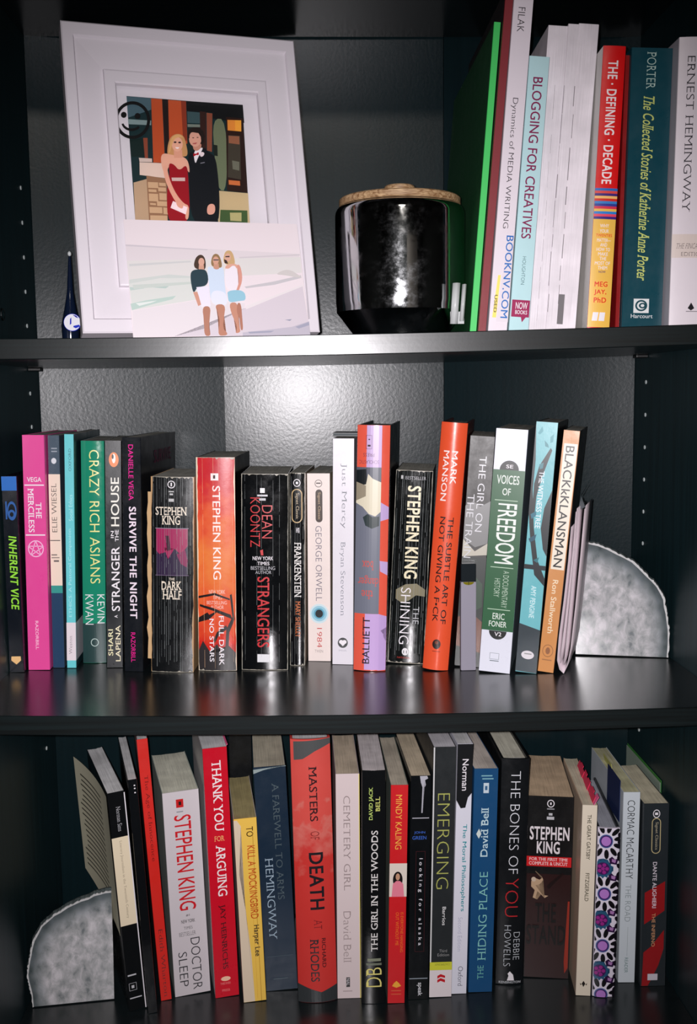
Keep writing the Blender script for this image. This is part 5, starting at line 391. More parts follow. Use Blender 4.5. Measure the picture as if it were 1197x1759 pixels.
# =====================================================================
#  BOOKCASE
# =====================================================================
case = tag(empty('bookcase', (W / 2, D / 2, 0.0)), 'tall black wood-grain bookcase with sagging shelves full of books', 'bookcase')
cx0, cy0 = -W / 2, -D / 2
def cb(name, lo, hi, m, bevel=0.0, parent=None):
    return box(name, (lo[0] + cx0, lo[1] + cy0, lo[2]), (hi[0] + cx0, hi[1] + cy0, hi[2]), m, parent or case, bevel)
m_side = laminate('black_foil_side', (22, 42, 46), 0.4, 'z', 0.1, 0.5, 0.35)
m_back = laminate('black_foil_back', (13, 29, 33), 0.26, 'z', 0.05, 1.4, 0.30, 0.18, 0.05)
m_shelf = laminate('black_foil_shelf', (20, 27, 29), 0.24, 'x', 0.15, 0.3, 0.6, 0.08)
m_edge = laminate('black_foil_edge', (12, 19, 20), 0.28, 'x', 0.5, 0.3, 0.9, 0.12, 0.35)
ztop = ZO + CASE['Hc']
left = cb('side_panel', (-0.016, 0.0, 0.0), (0.0, D + 0.004, ztop + 0.32), m_side, 0.0006)
right = cb('side_panel', (W, 0.0, 0.0), (W + 0.016, D + 0.004, ztop + 0.32), m_side, 0.0006)
t_ = CASE['t']
def shelf_top(kind, x):
    u = x / W
    if kind == 1: return ZO + CASE['H1'] - 4 * CASE['s1'] * u * (1 - u) + CASE['k1'] * (u - .5)
    if kind == 2: return ZO - 4 * CASE['s2'] * u * (1 - u) + CASE['k2'] * (u - .5)
    if kind == 3: return ZO + CASE['H3']
    if kind == 4: return ZO + CASE['Hc'] + t_
def shelf(kind, zfix=None):
    n = 24; vs = []; fs = []; fm = []
    y0, y1 = 0.0, D - 0.0105
    for i in range(n + 1):
        x = 0.0004 + (W - 0.0008) * i / n
        z = (zfix if zfix is not None else shelf_top(kind, x))
        for yy, zz in ((y0 + .0006, z), (y0, z - .0006), (y0, z - t_ + .0006), (y0 + .0006, z - t_), (y1, z - t_), (y1, z)):
            vs.append((x + cx0, yy + cy0, zz))
    for i in range(n):
        a, b = i * 6, i * 6 + 6
        for j in range(6):
            k = (j + 1) % 6
            fs.append((a + j, a + k, b + k, b + j)); fm.append(1 if j in (0, 1, 2) else 0)
    fs.append((5, 4, 3, 2, 1, 0)); fm.append(0); q = n * 6; fs.append((q, q + 1, q + 2, q + 3, q + 4, q + 5)); fm.append(0)
    o = mesh('shelf', vs, fs, [m_shelf, m_edge], case, fm=fm)
    bm = bmesh.new(); bm.from_mesh(o.data); bmesh.ops.recalc_face_normals(bm, faces=bm.faces[:]); bm.to_mesh(o.data); bm.free()
    return o
for k in (1, 2, 3, 4): shelf(k)
for z in (0.1, 0.42, 0.69): shelf(0, z)
cb('top_board', (-0.016, -0.004, ztop + 0.32), (W + 0.016, D + 0.004, ztop + 0.336), m_edge, 0.0006)
# back panel: three folded hardboard sections, each bowing gently
def back_section(x0, x1, f0, f1, y_off):
    n = 16; vs = []; fs = []
    for i in range(n + 1):
        t = i / n; x = x0 + (x1 - x0) * t
        y = D + y_off + (f0 * t + (f1 - f0) * t * t / 2) * (x1 - x0)   # slope runs from f0 to f1: the board bows back
        for z in (0.02, ztop + 0.31):
            vs.append((x + cx0, y + cy0, z))
    m_ = len(vs)
    vs += [(v[0], v[1] + 0.003, v[2]) for v in vs]
    for i in range(n):
        a = i * 2
        fs.append((a, a + 2, a + 3, a + 1)); fs.append((m_ + a, m_ + a + 1, m_ + a + 3, m_ + a + 2))
        fs.append((a, m_ + a, m_ + a + 2, a + 2)); fs.append((a + 1, a + 3, m_ + a + 3, m_ + a + 1))
    fs.append((0, 1, m_ + 1, m_)); e = n * 2; fs.append((e, m_ + e, m_ + e + 1, e + 1))
    # the front skin keeps its own vertices, so that its shading follows only its own bow
    k_ = len(vs); vs += vs[:m_]; fs = [f if i % 4 or i >= 4 * n else tuple(v + k_ for v in f) for i, f in enumerate(fs)]
    o = mesh('back_panel', vs, fs, m_back, case, smooth=False)
    for i, p in enumerate(o.data.polygons):
        if i < 4 * n and i % 4 == 0: p.use_smooth = True
    return o
s0, s1 = CASE['seams']
back_section(0.0003, s0 - .0003, 0.18, -0.05, -0.0130)
back_section(s0 + .0003, s1 - .0003, 0.01, -0.02, -0.0062)
back_section(s1 + .0003, W - .0003, 0.15, -0.21, -0.0072)
# peg holes with pale plastic rims, 32 mm apart, and the pins under the shelves
peg_m = plain((205, 215, 215), 0.3); pin_m = plain((9, 10, 11), 0.4); steel = plain((120, 130, 132), 0.25, 1.0)
def disc_x(name, x, y, z, r, dx, m, parent, n=12):
    bm = bmesh.new(); bmesh.ops.create_cone(bm, cap_ends=True, segments=n, radius1=r, radius2=r * 0.8, depth=abs(dx))
    for v in bm.verts: v.co = Vector((x + (v.co.z + abs(dx) / 2) * (1 if dx > 0 else -1) + cx0, y + v.co.x + cy0, z + v.co.y))
    bmesh.ops.recalc_face_normals(bm, faces=bm.faces[:])
    return from_bm(name, bm, m, parent)
for side, x, z0_, par, sg in ((0, 0.0, CASE['zh'], left, 1), (1, W, CASE['zr'], right, -1)):
    for k in ((-11, -4, -3, -2, -1, 0, 2, 3, 4, 5, 6) if side == 0 else (-11, -6, -5, -4, -3, -2, -1, 0)):
        z = ZO + z0_ + 0.032 * k
        if any(abs(z - (shelf_top(q, x) - t_ / 2)) < 0.016 for q in (1, 2, 3, 4)): continue
        disc_x('peg_hole', x, CASE['yh'], z, 0.0021, sg * 0.0007, peg_m, par)
        disc_x('peg_hole', x, 0.035, z, 0.0021, sg * 0.0004, pin_m, par)
    for q in (1, 2):
        zz = shelf_top(q, x) - t_ - 0.0012
        for yy in (CASE['yh'], 0.035):
            a = (x if sg > 0 else x - 0.012, yy - 0.006, zz - 0.0022); b = (x + 0.012 if sg > 0 else x, yy + 0.006, zz + 0.001)
            cb('shelf_pin', a, b, pin_m, 0.0008)
# steel cam cover on the left side panel
bm = bmesh.new()
for r0, r1 in ((0.0052, 0.0040),):
    N = 20
    o_ = [bm.verts.new((0.0009 + cx0, 0.156 + cy0 + r0 * math.cos(2 * math.pi * i / N), ZO + 0.316 + r0 * math.sin(2 * math.pi * i / N))) for i in range(N)]
    i_ = [bm.verts.new((0.0009 + cx0, 0.156 + cy0 + r1 * math.cos(2 * math.pi * i / N), ZO + 0.316 + r1 * math.sin(2 * math.pi * i / N))) for i in range(N)]
    g_ = [bm.verts.new((0.0 + cx0, 0.156 + cy0 + 1.1 * r0 * math.cos(2 * math.pi * i / N), ZO + 0.316 + 1.1 * r0 * math.sin(2 * math.pi * i / N))) for i in range(N)]
    for i in range(N):
        j = (i + 1) % N
        bm.faces.new((o_[i], o_[j], i_[j], i_[i])); bm.faces.new((g_[i], g_[j], o_[j], o_[i]))
from_bm('cam_cover', bm, steel, left)

# =====================================================================
#  BOOKS
# =====================================================================
GROUP = {'top': 'books on the top shelf', 'mid': 'books on the middle shelf', 'low': 'books on the bottom shelf'}
ROOTS = {}
def build_book(B, idx):
    w, h, d = B['w'], B['h'], B['d']
    hard = B.get('hard', 0); b = B.get('bulge', 0.0); case_ = B['name'] == 'disc_case'
    t = 0.0022 if hard else 0.0005
    t = min(t, w * 0.22)
    if case_: t = 0.001
    R = math.radians
    root = empty(B['name'], B['loc'])
    rot = Matrix.Rotation(-R(B['yaw']), 4, 'Z') @ Matrix.Rotation(R(B['lean']), 4, 'Y')
    root.rotation_euler = rot.to_euler()
    cat = {'binder': 'binder', 'disc_case': 'disc case', 'notebook': 'notebook'}.get(B['name'], 'book')
    tag(root, B['label'], cat, GROUP[B['bay']])
    cm = cover_mat(B['cover'], B['rough'], h, B.get('worn', 0), B.get('wc', (205, 205, 200)), B.get('grad'), idx)
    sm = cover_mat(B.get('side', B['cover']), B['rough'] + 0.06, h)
    fore = B.get('fore')
    # spine
    if not fore:
        n = 12 if b > 0 else 2
        out = [(w * i / n, bulge_y(w * i / n, w, b)) for i in range(n + 1)]
        e = min(0.0006, w * .1)
        prof = [(0, e)] + [(max(e * .4, min(w - e * .4, x)), y) for x, y in out] + [(w, e)]
        prof = [(0, t + .0002)] + prof + [(w, t + .0002)]
        inn = [(w - t, t + .0002)] + [(max(t, min(w - t, x)), y + t) for x, y in reversed(out)] + [(t, t + .0002)]
        loop = prof + inn
        N = len(loop)
        vs = [(x, y, 0) for x, y in loop] + [(x, y, h) for x, y in loop]
        fs = [(i, (i + 1) % N, N + (i + 1) % N, N + i) for i in range(N)]
        fm = [0] * len(fs)
        M = len(prof)
        # caps as strips between outer and inner
        bm = bmesh.new(); V = [bm.verts.new(v) for v in vs]
        for f in fs: 
            try: bm.faces.new([V[i] for i in f])
            except ValueError: pass
        for base in (0, N):
            c = bmesh.ops.contextual_create if False else None
            try: bm.faces.new([V[base + i] for i in range(N)])
            except ValueError: pass
        bmesh.ops.remove_doubles(bm, verts=bm.verts[:], dist=1e-6)
        bmesh.ops.triangulate(bm, faces=[f for f in bm.faces if len(f.verts) > 4])
        bmesh.ops.recalc_face_normals(bm, faces=bm.faces[:])
        sp = from_bm('spine', bm, [cm], root)
        if b > 0:
            for p in sp.data.polygons:
                if abs(p.normal.z) < 0.3 and p.normal.y < -0.3: p.use_smooth = True
            sp.data.set_sharp_from_angle(angle=R(32))
    y0 = t + .0003
    for nm, xa, xb in (('back_cover', 0.0, t), ('front_cover', w - t, w)):
        if fore and nm == 'back_cover': continue
        cv = box(nm, (xa, y0 if not fore else 0.002, 0), (xb, d, h), sm, root, 0.0002 if not hard else 0.0005)
        if B.get('sband') and nm == 'front_cover':
            za, zb, c = B['sband']
            for q, (a_, b_, cc) in enumerate(((za, zb, c),)):
                me = mesh('cover_band', [(w + .0002, 0, a_), (w + .0002, d * .8, a_), (w + .0002, d * .8, b_), (w + .0002, 0, b_)], [(0, 1, 2, 3)], ink(cc), cv)
        if B.get('stext') and nm == 'front_cover':
            s, za, zb, fa, fb, cc = B['stext']
            vv, ff = text_geo(s, 'sb', 0)
            mesh('cover_title', [(w + .0003, d * (fa + gx * (fb - fa)), za + gy * (zb - za)) for gx, gy in vv], ff, ink(cc), cv)
    # page block, or the disc tray of the case
    ov = B.get('overhang', 0.0022 if hard else 0.0003)
    pc = [min(236, v * 1.42) for v in B['pages']] if B['bay'] == 'low' else ([226, 224, 212] if B['bay'] == 'mid' else B['pages'])
    pm = page_mat([240, 232, 238], .4) if fore else page_mat(pc)
    if not case_:
        bm = bmesh.new()
        rnd = random.Random(idx)
        ys = 0.0 if fore else t + .0004
        nx = 10
        # slightly rounded, uneven block
        zt = h - ov; zb = ov
        if fore:
            secs = [(t * 0, 0.385, 0.0006, 0.003), (0.387, 0.6, 0.0, 0.0012), (0.601, 1.0, 0.0012, 0.0)]
            for a, c2, yy, dz in secs:
                bmesh.ops.create_cube(bm, size=1.0, matrix=Matrix.Translation((w * (a + c2) / 2 if c2 < 1 else w * (a + 1) / 2 - t / 2, (yy + d) / 2, (h - dz) / 2)) @ Matrix.Diagonal((w * (c2 - a) - (t if c2 == 1.0 else 0), d - yy, h - dz, 1)))
        else:
            lo = Vector((t + .0001, ys, zb)); hi = Vector((w - t - .0001, d - ov, zt))
            bmesh.ops.create_cube(bm, size=1.0, matrix=Matrix.Translation((lo + hi) / 2) @ Matrix.Diagonal((*(hi - lo), 1)))
            bmesh.ops.subdivide_edges(bm, edges=[e for e in bm.edges if abs((e.verts[0].co - e.verts[1].co).x) > 1e-5], cuts=6)
            for v in bm.verts:
                tt = (v.co.x - lo.x) / (hi.x - lo.x)
                if v.co.y > d / 2: v.co.y -= 0.0015 * (1 - 4 * (tt - .5) ** 2) * (1 if not hard else -0.3)
                if v.co.z > h / 2: v.co.z -= rnd.random() * 0.0004
        pb = from_bm('page_block', bm, pm, root)
        if fore:
            dk = plain((120, 114, 118), 0.8)
            z = h
            for u, seg, rr in ((0.385, 26, 0.0004), (0.6, 14, 0.0006), (0.20, 8, 0.0002)):
                rd = random.Random(int(u * 100)); z = h * 0.8
                while z > 0.02:
                    L_ = rd.uniform(.010, .028); ww = rr * rd.uniform(.4, 1.2)
                    u2 = u + rd.uniform(-.012, .012)
                    mesh('page_gap', [(w * u2, -.00015, z - L_), (w * u2 + ww, -.00015, z - L_), (w * u2 + ww, -.00015, z), (w * u2, -.00015, z)], [(0, 1, 2, 3)], dk, pb)
                    z -= L_ * rd.uniform(1.0, 1.5)
            mesh('page_gap', [(w * .6, -.0003, .006), (w * .72, -.0003, .006), (w * .72, -.0003, .03), (w * .6, -.0003, .03)], [(0, 1, 2, 3)], plain((120, 116, 118), .8), pb)
    else:
        box('disc_tray', (t, .003, .002), (w - t, d - .002, h - .002), plain((24, 30, 40), 0.2), root, .0005)
    # headband line on hardbacks
    if hard and not case_ and w > .02:
        box('headband', (t + .001, t + .001, h - ov), (w - t - .001, t + .004, h - ov + .0012), plain((200, 200, 200) if B['bay'] == 'low' else (110, 120, 120), .7), root)
    # printed items
    li = 0.00016
    for it in B['items']:
        li += 0.00004
        k, nm, c = it[0], it[1], it[2]
        if k == 'T':
            _, _, _, s, ro, st, x0, x1, z0, z1, sk, spx = it
            vv, ff = text_verts(s, st, spx, ro, x0, x1, z0, z1, sk)
            decal(nm, None, c, root, w, b, li, vv, ff, LAY.get(id(text_geo(s, st, spx)[0])))
        elif k == 'P':
            decal(nm, [it[3]], c, root, w, b, li)
        elif k == 'O':
            _, _, _, x, z, rx, rz, inner, half = it
            if half == 'up': P_ = [ell(x, z, rx, rz, 14, 0, math.pi)]
            elif half == 'down': P_ = [ell(x, z, rx, rz, 14, math.pi, 2 * math.pi)]
            elif inner: P_ = ring(ell(x, z, rx, rz), ell(x, z, rx * inner, rz * inner))
            else: P_ = [ell(x, z, rx, rz)]
            decal(nm, P_, c, root, w, b, li)
        elif k == 'CAP':
            _, _, _, x, z, rx, rz, inner, half = it
            o2 = capsule(x, z, rx, rz)
            dx = rx * (1 - inner) if inner else 0
            P_ = ring(o2, capsule(x, z, rx - dx, rz - dx)) if inner else [o2]
            decal(nm, P_, c, root, w, b, li)
        elif k == 'S':
            _, _, _, x, z, r = it
            pts = [(x + r * math.sin(2 * math.pi * i / 5), z + r * math.cos(2 * math.pi * i / 5)) for i in range(5)]
            P_ = []
            for i in range(5):
                a = Vector(pts[i]); c2 = Vector(pts[(i + 2) % 5]); dd = (c2 - a).normalized(); nn = Vector((-dd.y, dd.x)) * r * 0.05
                P_.append([tuple(a + nn), tuple(c2 + nn), tuple(c2 - nn), tuple(a - nn)])
            decal(nm, P_, c, root, w, b, li)
        elif k == 'R':
            _, _, _, x0, x1, z0, z1 = it; e = 0.00028
            o2 = [(x0, z0), (x1, z0), (x1, z1), (x0, z1)]; i2 = [(x0 + e, z0 + e), (x1 - e, z0 + e), (x1 - e, z1 - e), (x0 + e, z1 - e)]
            decal(nm, ring(o2, i2), c, root, w, b, li)
    wn_ = B.get('worn', 0)
    if wn_:
        # long cracks in the spine foil, white where the paper shows
        rd = random.Random(idx * 7 + 1); quads = []
        for q in range(wn_):
            x = w * (.05 + .9 * (q + rd.uniform(.1, .9)) / wn_); z = h * rd.uniform(0, .08); bw_ = rd.uniform(.00008, .00022) * (1.3 if wn_ > 8 else 1)
            while z < h * .985:
                L_ = h * rd.uniform(.02, .12); z2 = min(h, z + L_); ww = bw_ * rd.uniform(.4, 1.2); xx = x + rd.uniform(-.00006, .00006)
                quads.append([(xx - ww / 2, z), (xx + ww / 2, z), (xx + ww * .35, z2), (xx - ww * .35, z2)])
                z = z2 + (h * rd.uniform(0, .05) if rd.random() < .25 else 0)
        decal('spine_crack', quads, B.get('wc', (140, 146, 146)), root, w, b, li + .00003)
    if wn_ >= 5 or B.get('edge'):
        rd = random.Random(idx); wcol = (170, 164, 150)
        for z_a, sg in ((0.0, 1), (h, -1)):
            hs_ = [sg * (rd.uniform(.0002, .0007) + (.0012 if rd.random() < .12 else 0)) for i in range(25)]
            decal('rubbed_edge', [[(w * i / 24, z_a), (w * (i + 1) / 24, z_a), (w * (i + 1) / 24, z_a + hs_[i + 1]), (w * i / 24, z_a + hs_[i])] for i in range(24)], wcol, root, w, b, li + .00004)
        wcol = B.get('edge', (185, 150, 110) if wn_ >= 16 else (165, 162, 150))
        for x_a, sg in ((0.0, 1), (w, -1)):
            N_ = 70; zs = [h * i / N_ for i in range(N_ + 1)]; cur = .0006; inn = []
            for z in zs:
                cur += rd.uniform(-.0003, .0003); cur = max(.0002, min(.0016 if wn_ >= 16 or B.get('edge') else .0007, cur)); inn.append(cur)
            decal('rubbed_edge', [[(x_a, zs[i]), (x_a, zs[i + 1]), (x_a + sg * inn[i + 1], zs[i + 1]), (x_a + sg * inn[i], zs[i])] for i in range(N_)], wcol, root, w, b, li + .00005)
    ROOTS[idx] = (root, B)
    return root

for i_, B_ in enumerate(BOOKS): build_book(B_, i_)
def find(txt):
    for r, B in ROOTS.values():
        if txt in B['label']: return r, B

# --- floral print on the notebook spine ---
fr, FB = find('floral notebook')
w, h = FB['w'], FB['h']; fb = FB.get('bulge', 0)
def clip(p, e=.0002): return [(min(w - e, max(e, x)), min(h - e, max(e, z))) for x, z in p]
Zp = lambda y: h * (1710.5 - y) / (1710.5 - 1422); mm = h / 288.5
lift = .0002
def fl_decal(nm, polys, c):
    global lift
    lift += .00002
    polys = [clip(p) for p in polys]
    polys = [p for p in polys if max(x for x, z in p) - min(x for x, z in p) > .0003 and max(z for x, z in p) - min(z for x, z in p) > .0003]
    if polys: decal(nm, polys, c, fr, w, fb, lift)
def rell(cx, cz, rx, rz, a, n=12):
    return [(cx + rx * math.cos(t) * math.cos(a) - rz * math.sin(t) * math.sin(a), cz + rx * math.cos(t) * math.sin(a) + rz * math.sin(t) * math.cos(a)) for t in [2 * math.pi * i / n for i in range(n)]]
for yc in (1444, 1533, 1621.5, 1706):
    cx_, cz_ = w * .38, Zp(yc)
    for q in range(11):
        a = 2 * math.pi * q / 11 + .2
        fl_decal('petal', [rell(cx_ + mm * 21 * math.cos(a), cz_ + mm * 22 * math.sin(a), mm * 8.2, mm * 3.8, a)], (14, 12, 18))
    fl_decal('petal_heart', [ell(cx_, cz_, mm * 11, mm * 11.5)], (70, 92, 150))
    fl_decal('petal_heart', [ell(cx_, cz_, mm * 9.4, mm * 9.8)], (60, 24, 90))
    fl_decal('petal_heart', [ell(cx_, cz_, mm * 7.6, mm * 8)], (178, 122, 200))
for yc in (1489.5, 1577, 1664):
    cx_, cz_ = w * .27, Zp(yc)
    star = []
    for q in range(28):
        a = 2 * math.pi * q / 28; rr = mm * (17 if q % 2 else 13.5); star.append((cx_ + rr * math.cos(a), cz_ + rr * math.sin(a)))
    fl_decal('blue_bloom', [star], (38, 84, 118))
    fl_decal('blue_bloom', [ell(cx_, cz_, mm * 10.5, mm * 10.5)], (62, 20, 84))
    for q in range(5):
        a = 2 * math.pi * q / 5
        fl_decal('blue_bloom', [ell(cx_ + mm * 6.4 * math.cos(a), cz_ + mm * 6.4 * math.sin(a), mm * 3.1, mm * 3.1, 10)], (150, 40, 130))
    fl_decal('blue_bloom', [ell(cx_, cz_, mm * 3, mm * 3, 10)], (150, 40, 130))
    for dy in (-14, 14):
        x_, z_ = w * .74, cz_ - dy * mm
        fl_decal('heart_print', [[(x_ - 6 * mm, z_ - 5 * mm), (x_ + 5 * mm, z_ - 7 * mm), (x_ + 8 * mm, z_ + 4 * mm), (x_ + 2 * mm, z_ + 2 * mm), (x_ - 3 * mm, z_ + 7 * mm), (x_ - 8 * mm, z_ + 3 * mm)]], (44, 16, 60))
        fl_decal('heart_print', [[(x_ - 3 * mm, z_ - 2 * mm), (x_ + 2.5 * mm, z_ - 4 * mm), (x_ + 4 * mm, z_ + 1 * mm), (x_ - 3 * mm, z_ + 3 * mm)]], (168, 120, 176))
for yc in range(1430, 1710, 11):
    rd = random.Random(yc); fl_decal('edge_print', [rell(w * .965, Zp(yc + rd.uniform(-3, 3)), mm * 3, mm * 4.6, rd.uniform(-.6, .6))], (16, 12, 22))

# --- loose page and text lines on the leaning anthology ---
ar, AB = find('loose fanned pages')
ad_, ah, aw = AB['d'], AB['h'], AB['w']
cream = plain((212, 207, 180), .8); dark_ink = plain((70, 66, 56), .8)
nS = 10; vs = []; fs = []
for i in range(nS + 1):
    t = i / nS; y = .004 + (ad_ - .006) * t; x = -.0006 - .013 * t ** 2.2
    vs += [(x, y, .071 + .016 * t * t), (x, y, ah - .004)]
for i in range(nS): fs.append((2 * i, 2 * i + 1, 2 * i + 3, 2 * i + 2))
pg = mesh('loose_page', vs, fs, cream, ar, smooth=True)
rd = random.Random(4)
def px_(y): t = (y - .004) / (ad_ - .006); return -.0009 - .013 * max(0, t) ** 2.2
for k in range(34):
    z = ah - .018 - k * .0052; ya, yb_ = ad_ * .30, ad_ * rd.uniform(.84, .92)
    if z < .092: break
    m_ = 8; v_ = []; f_2 = []
    for i in range(m_ + 1):
        y = ya + (yb_ - ya) * i / m_; v_ += [(px_(y), y, z), (px_(y), y, z + .0016)]
    for i in range(m_): f_2.append((2 * i, 2 * i + 1, 2 * i + 3, 2 * i + 2))
    mesh('text_line', v_, f_2, dark_ink, pg)

# --- sticky tabs ---
def tab(parent, x, y, z, dx, dy, dz, c, nm='sticky_tab', rot=0.0):
    o = box(nm, (-dx / 2, -dy / 2, 0), (dx / 2, dy / 2, dz), plain(c, .6), parent)
    o.location = (x, y, z); o.rotation_euler = (0, rot, 0); return o
gr, GB = find('pink sticky tabs')
for q in range(9):
    tab(gr, GB['w'] * (.66 + .02 * (q % 3)), .012 + q * .0105, GB['h'] - .004, .0004, .012, .010 + .002 * (q % 2), (235, 50, 92), rot=.35)
tab(gr, GB['w'] * .62, .006, GB['h'] - .004, .0004, .010, .013, (245, 110, 160), rot=.5)
rr_, RB = find('beside the floral notebook')
tab(rr_, RB['w'] * .3, .07, RB['h'] - .004, .0004, .03, .011, (205, 205, 120), rot=-.2)
tab(rr_, -.0012, .030, RB['h'] - .032, .0005, .045, .040, (22, 40, 86), 'bookmark')
tr_, TB = find('vivid crimson')
tab(tr_, TB['w'] * .9, .02, TB['h'] - .003, .0004, .03, .005, (240, 100, 150), rot=.8)
sr_, SB = find('thick battered black')
# torn tan flap on the left of the battered paperback
rd = random.Random(9); zs = [SB['h'] * (.06 + .86 * i / 16) for i in range(17)]
vs = []
for z in zs: vs += [(-.0001, .0035, z), (-.0035 - rd.random() * .0018, .0045, z)]
mesh('torn_cover_edge', vs, [(2 * i, 2 * i + 1, 2 * i + 3, 2 * i + 2) for i in range(16)], plain((206, 170, 125), .8), sr_)

# =====================================================================
#  SMALL THINGS WITH THE BOOKS
# =====================================================================
# agate slice bookends
def agate(A, label, thick, sc_=1.0):
    o = empty('agate_bookend', (A['o'][0] + (.0042 if A['o'][0] < .1 else -.0008), A['o'][1], A['o'][2] + .0008))
    wdv = Vector(A['wd']); o.rotation_euler = (0, 0, math.atan2(wdv.y, wdv.x))
    tag(o, label, 'bookend', 'agate bookends')
    m, nt, b = new_mat('agate_crystal')
    tc = nt.nodes.new('ShaderNodeTexCoord')
    v1 = nt.nodes.new('ShaderNodeTexVoronoi'); v1.inputs['Scale'].default_value = 150; v1.feature = 'SMOOTH_F1'
    mp = nt.nodes.new('ShaderNodeMapping'); mp.inputs['Scale'].default_value = (1, 1, .7); mp.inputs['Rotation'].default_value = (0, .7, 0)
    n1 = nt.nodes.new('ShaderNodeTexNoise'); n1.inputs['Scale'].default_value = 110; n1.inputs['Detail'].default_value = 8; n1.inputs['Roughness'].default_value = .7; n1.inputs['Distortion'].default_value = .5
    nt.links.new(tc.outputs['Object'], mp.inputs[0]); nt.links.new(mp.outputs[0], n1.inputs['Vector']); nt.links.new(mp.outputs[0], v1.inputs['Vector'])
    ml = nt.nodes.new('ShaderNodeMath'); ml.operation = 'MULTIPLY_ADD'; ml.inputs[1].default_value = .35
    nt.links.new(v1.outputs['Distance'], ml.inputs[0]); nt.links.new(n1.outputs['Fac'], ml.inputs[2])
    cr = nt.nodes.new('ShaderNodeValToRGB'); e = cr.color_ramp.elements
    e[0].position = .44; e[0].color = lin((122, 128, 131)); e[1].position = .84; e[1].color = lin((220, 216, 220))
    q = e.new(.54); q.color = lin((158, 161, 162)); q = e.new(.66); q.color = lin((182, 182, 184))
    nt.links.new(ml.outputs[0], cr.inputs[0]); nt.links.new(cr.outputs[0], b.inputs['Base Color'])
    b.inputs['Roughness'].default_value = .2
    b.inputs['Subsurface Weight'].default_value = .25; b.inputs['Subsurface Radius'].default_value = (.004, .004, .004); b.inputs['Subsurface Scale'].default_value = 1.0
    b.inputs['Coat Weight'].default_value = 1.0; b.inputs['Coat Roughness'].default_value = .1
    pts = [(x * sc_, z) for x, z in A['pts']]
    cxm = sum(p[0] for p in pts) / len(pts); czm = sum(p[1] for p in pts) / len(pts)
    corner = pts[0]
    def inset(p, k):
        return (corner[0] + (p[0] - corner[0]) * k, corner[1] + (p[1] - corner[1]) * k)
    rd = random.Random(3)
    P = [pts[0], pts[1]] + pts[2:]
    curve = P[2:]
    # polished slab: the face is laid out in rings, 'rim' growing from 0 at the centre corner to 1 at the rind
    ks = [0.0, .25, .5, .68, .8, .88, .93, .96, .985]
    bm = bmesh.new(); al = bm.verts.layers.float.new('rim')
    c0 = bm.verts.new((corner[0], 0, max(corner[1], .0004))); c0[al] = 0
    rows = []
    for k_ in ks[1:]:
        row = []
        for p in [P[1]] + P[2:]:
            q_ = inset(p, k_); v = bm.verts.new((q_[0], 0, max(q_[1], .0004))); v[al] = k_ if p is not P[1] else k_ * .7; row.append(v)
        rows.append(row)
    for i in range(len(rows[0]) - 1): bm.faces.new((c0, rows[0][i], rows[0][i + 1]))
    for ra, rb2 in zip(rows, rows[1:]):
        for i in range(len(ra) - 1): bm.faces.new((ra[i], rb2[i], rb2[i + 1], ra[i + 1]))
    loop = [c0] + rows[-1]
    back_v = [bm.verts.new((v.co.x, thick, v.co.z)) for v in loop]
    for v in back_v: v[al] = .5
    bm.faces.new(list(reversed(back_v)))
    edge_first = [c0] + [r_0[0] for r_0 in rows]; edge_last = [c0] + [r_0[-1] for r_0 in rows]
    for chain in (edge_first, edge_last):
        bk_ = [bm.verts.new((v.co.x, thick, v.co.z)) for v in chain]
        for i in range(len(chain) - 1): bm.faces.new((chain[i], bk_[i], bk_[i + 1], chain[i + 1]))
    for i in range(1, len(loop) - 1): bm.faces.new((loop[i], loop[i + 1], back_v[i + 1], back_v[i]))
    bmesh.ops.remove_doubles(bm, verts=bm.verts[:], dist=1e-6)
    bmesh.ops.recalc_face_normals(bm, faces=bm.faces[:])
    from_bm('crystal_slab', bm, m, o)
    at = nt.nodes.new('ShaderNodeAttribute'); at.attribute_name = 'rim'
    rr2 = nt.nodes.new('ShaderNodeValToRGB'); e2 = rr2.color_ramp.elements
    e2[0].position = .78; e2[0].color = (1, 1, 1, 1); e2[1].position = .985; e2[1].color = (.17, .21, .22, 1)
    q = e2.new(.9); q.color = (.55, .6, .61, 1); q = e2.new(.95); q.color = (.24, .29, .3, 1)
    wob = nt.nodes.new('ShaderNodeMath'); wob.operation = 'MULTIPLY_ADD'; wob.inputs[1].default_value = .16
    sub = nt.nodes.new('ShaderNodeMath'); sub.operation = 'SUBTRACT'; sub.inputs[1].default_value = .08
    nt.links.new(n1.outputs['Fac'], wob.inputs[0]); nt.links.new(at.outputs['Fac'], wob.inputs[2]); nt.links.new(wob.outputs[0], sub.inputs[0]); nt.links.new(sub.outputs[0], rr2.inputs[0])
    mul = nt.nodes.new('ShaderNodeMix'); mul.data_type = 'RGBA'; mul.blend_type = 'MULTIPLY'; mul.inputs[0].default_value = 1
    nt.links.new(cr.outputs[0], mul.inputs[6]); nt.links.new(rr2.outputs[0], mul.inputs[7]); nt.links.new(mul.outputs[2], b.inputs['Base Color'])
    # rough rind
    m3 = plain((206, 206, 206), .6, bmp=(500, .6, .001)); m4 = plain((74, 84, 84), .8, bmp=(300, .8, .002))
    vs = []; fs = []; fm = []
    fine = []
    for i in range(len(curve) - 1):
        for s in range(4):
            t = s / 4; fine.append((curve[i][0] * (1 - t) + curve[i + 1][0] * t, curve[i][1] * (1 - t) + curve[i + 1][1] * t))
    fine.append(curve[-1])
    for p in fine:
        j = 1.0 + (rd.random() - .5) * .012
        a = inset(p, .984); c = inset(p, 1.002 * j); d2 = inset(p, 1.012 * j)
        for q_, yy in ((a, 0.0001), (c, -.0004), (c, .0008), (d2, thick * .5), (inset(p, 1.0), thick)):
            vs.append((q_[0], yy, max(q_[1], .0002)))
    k = 5
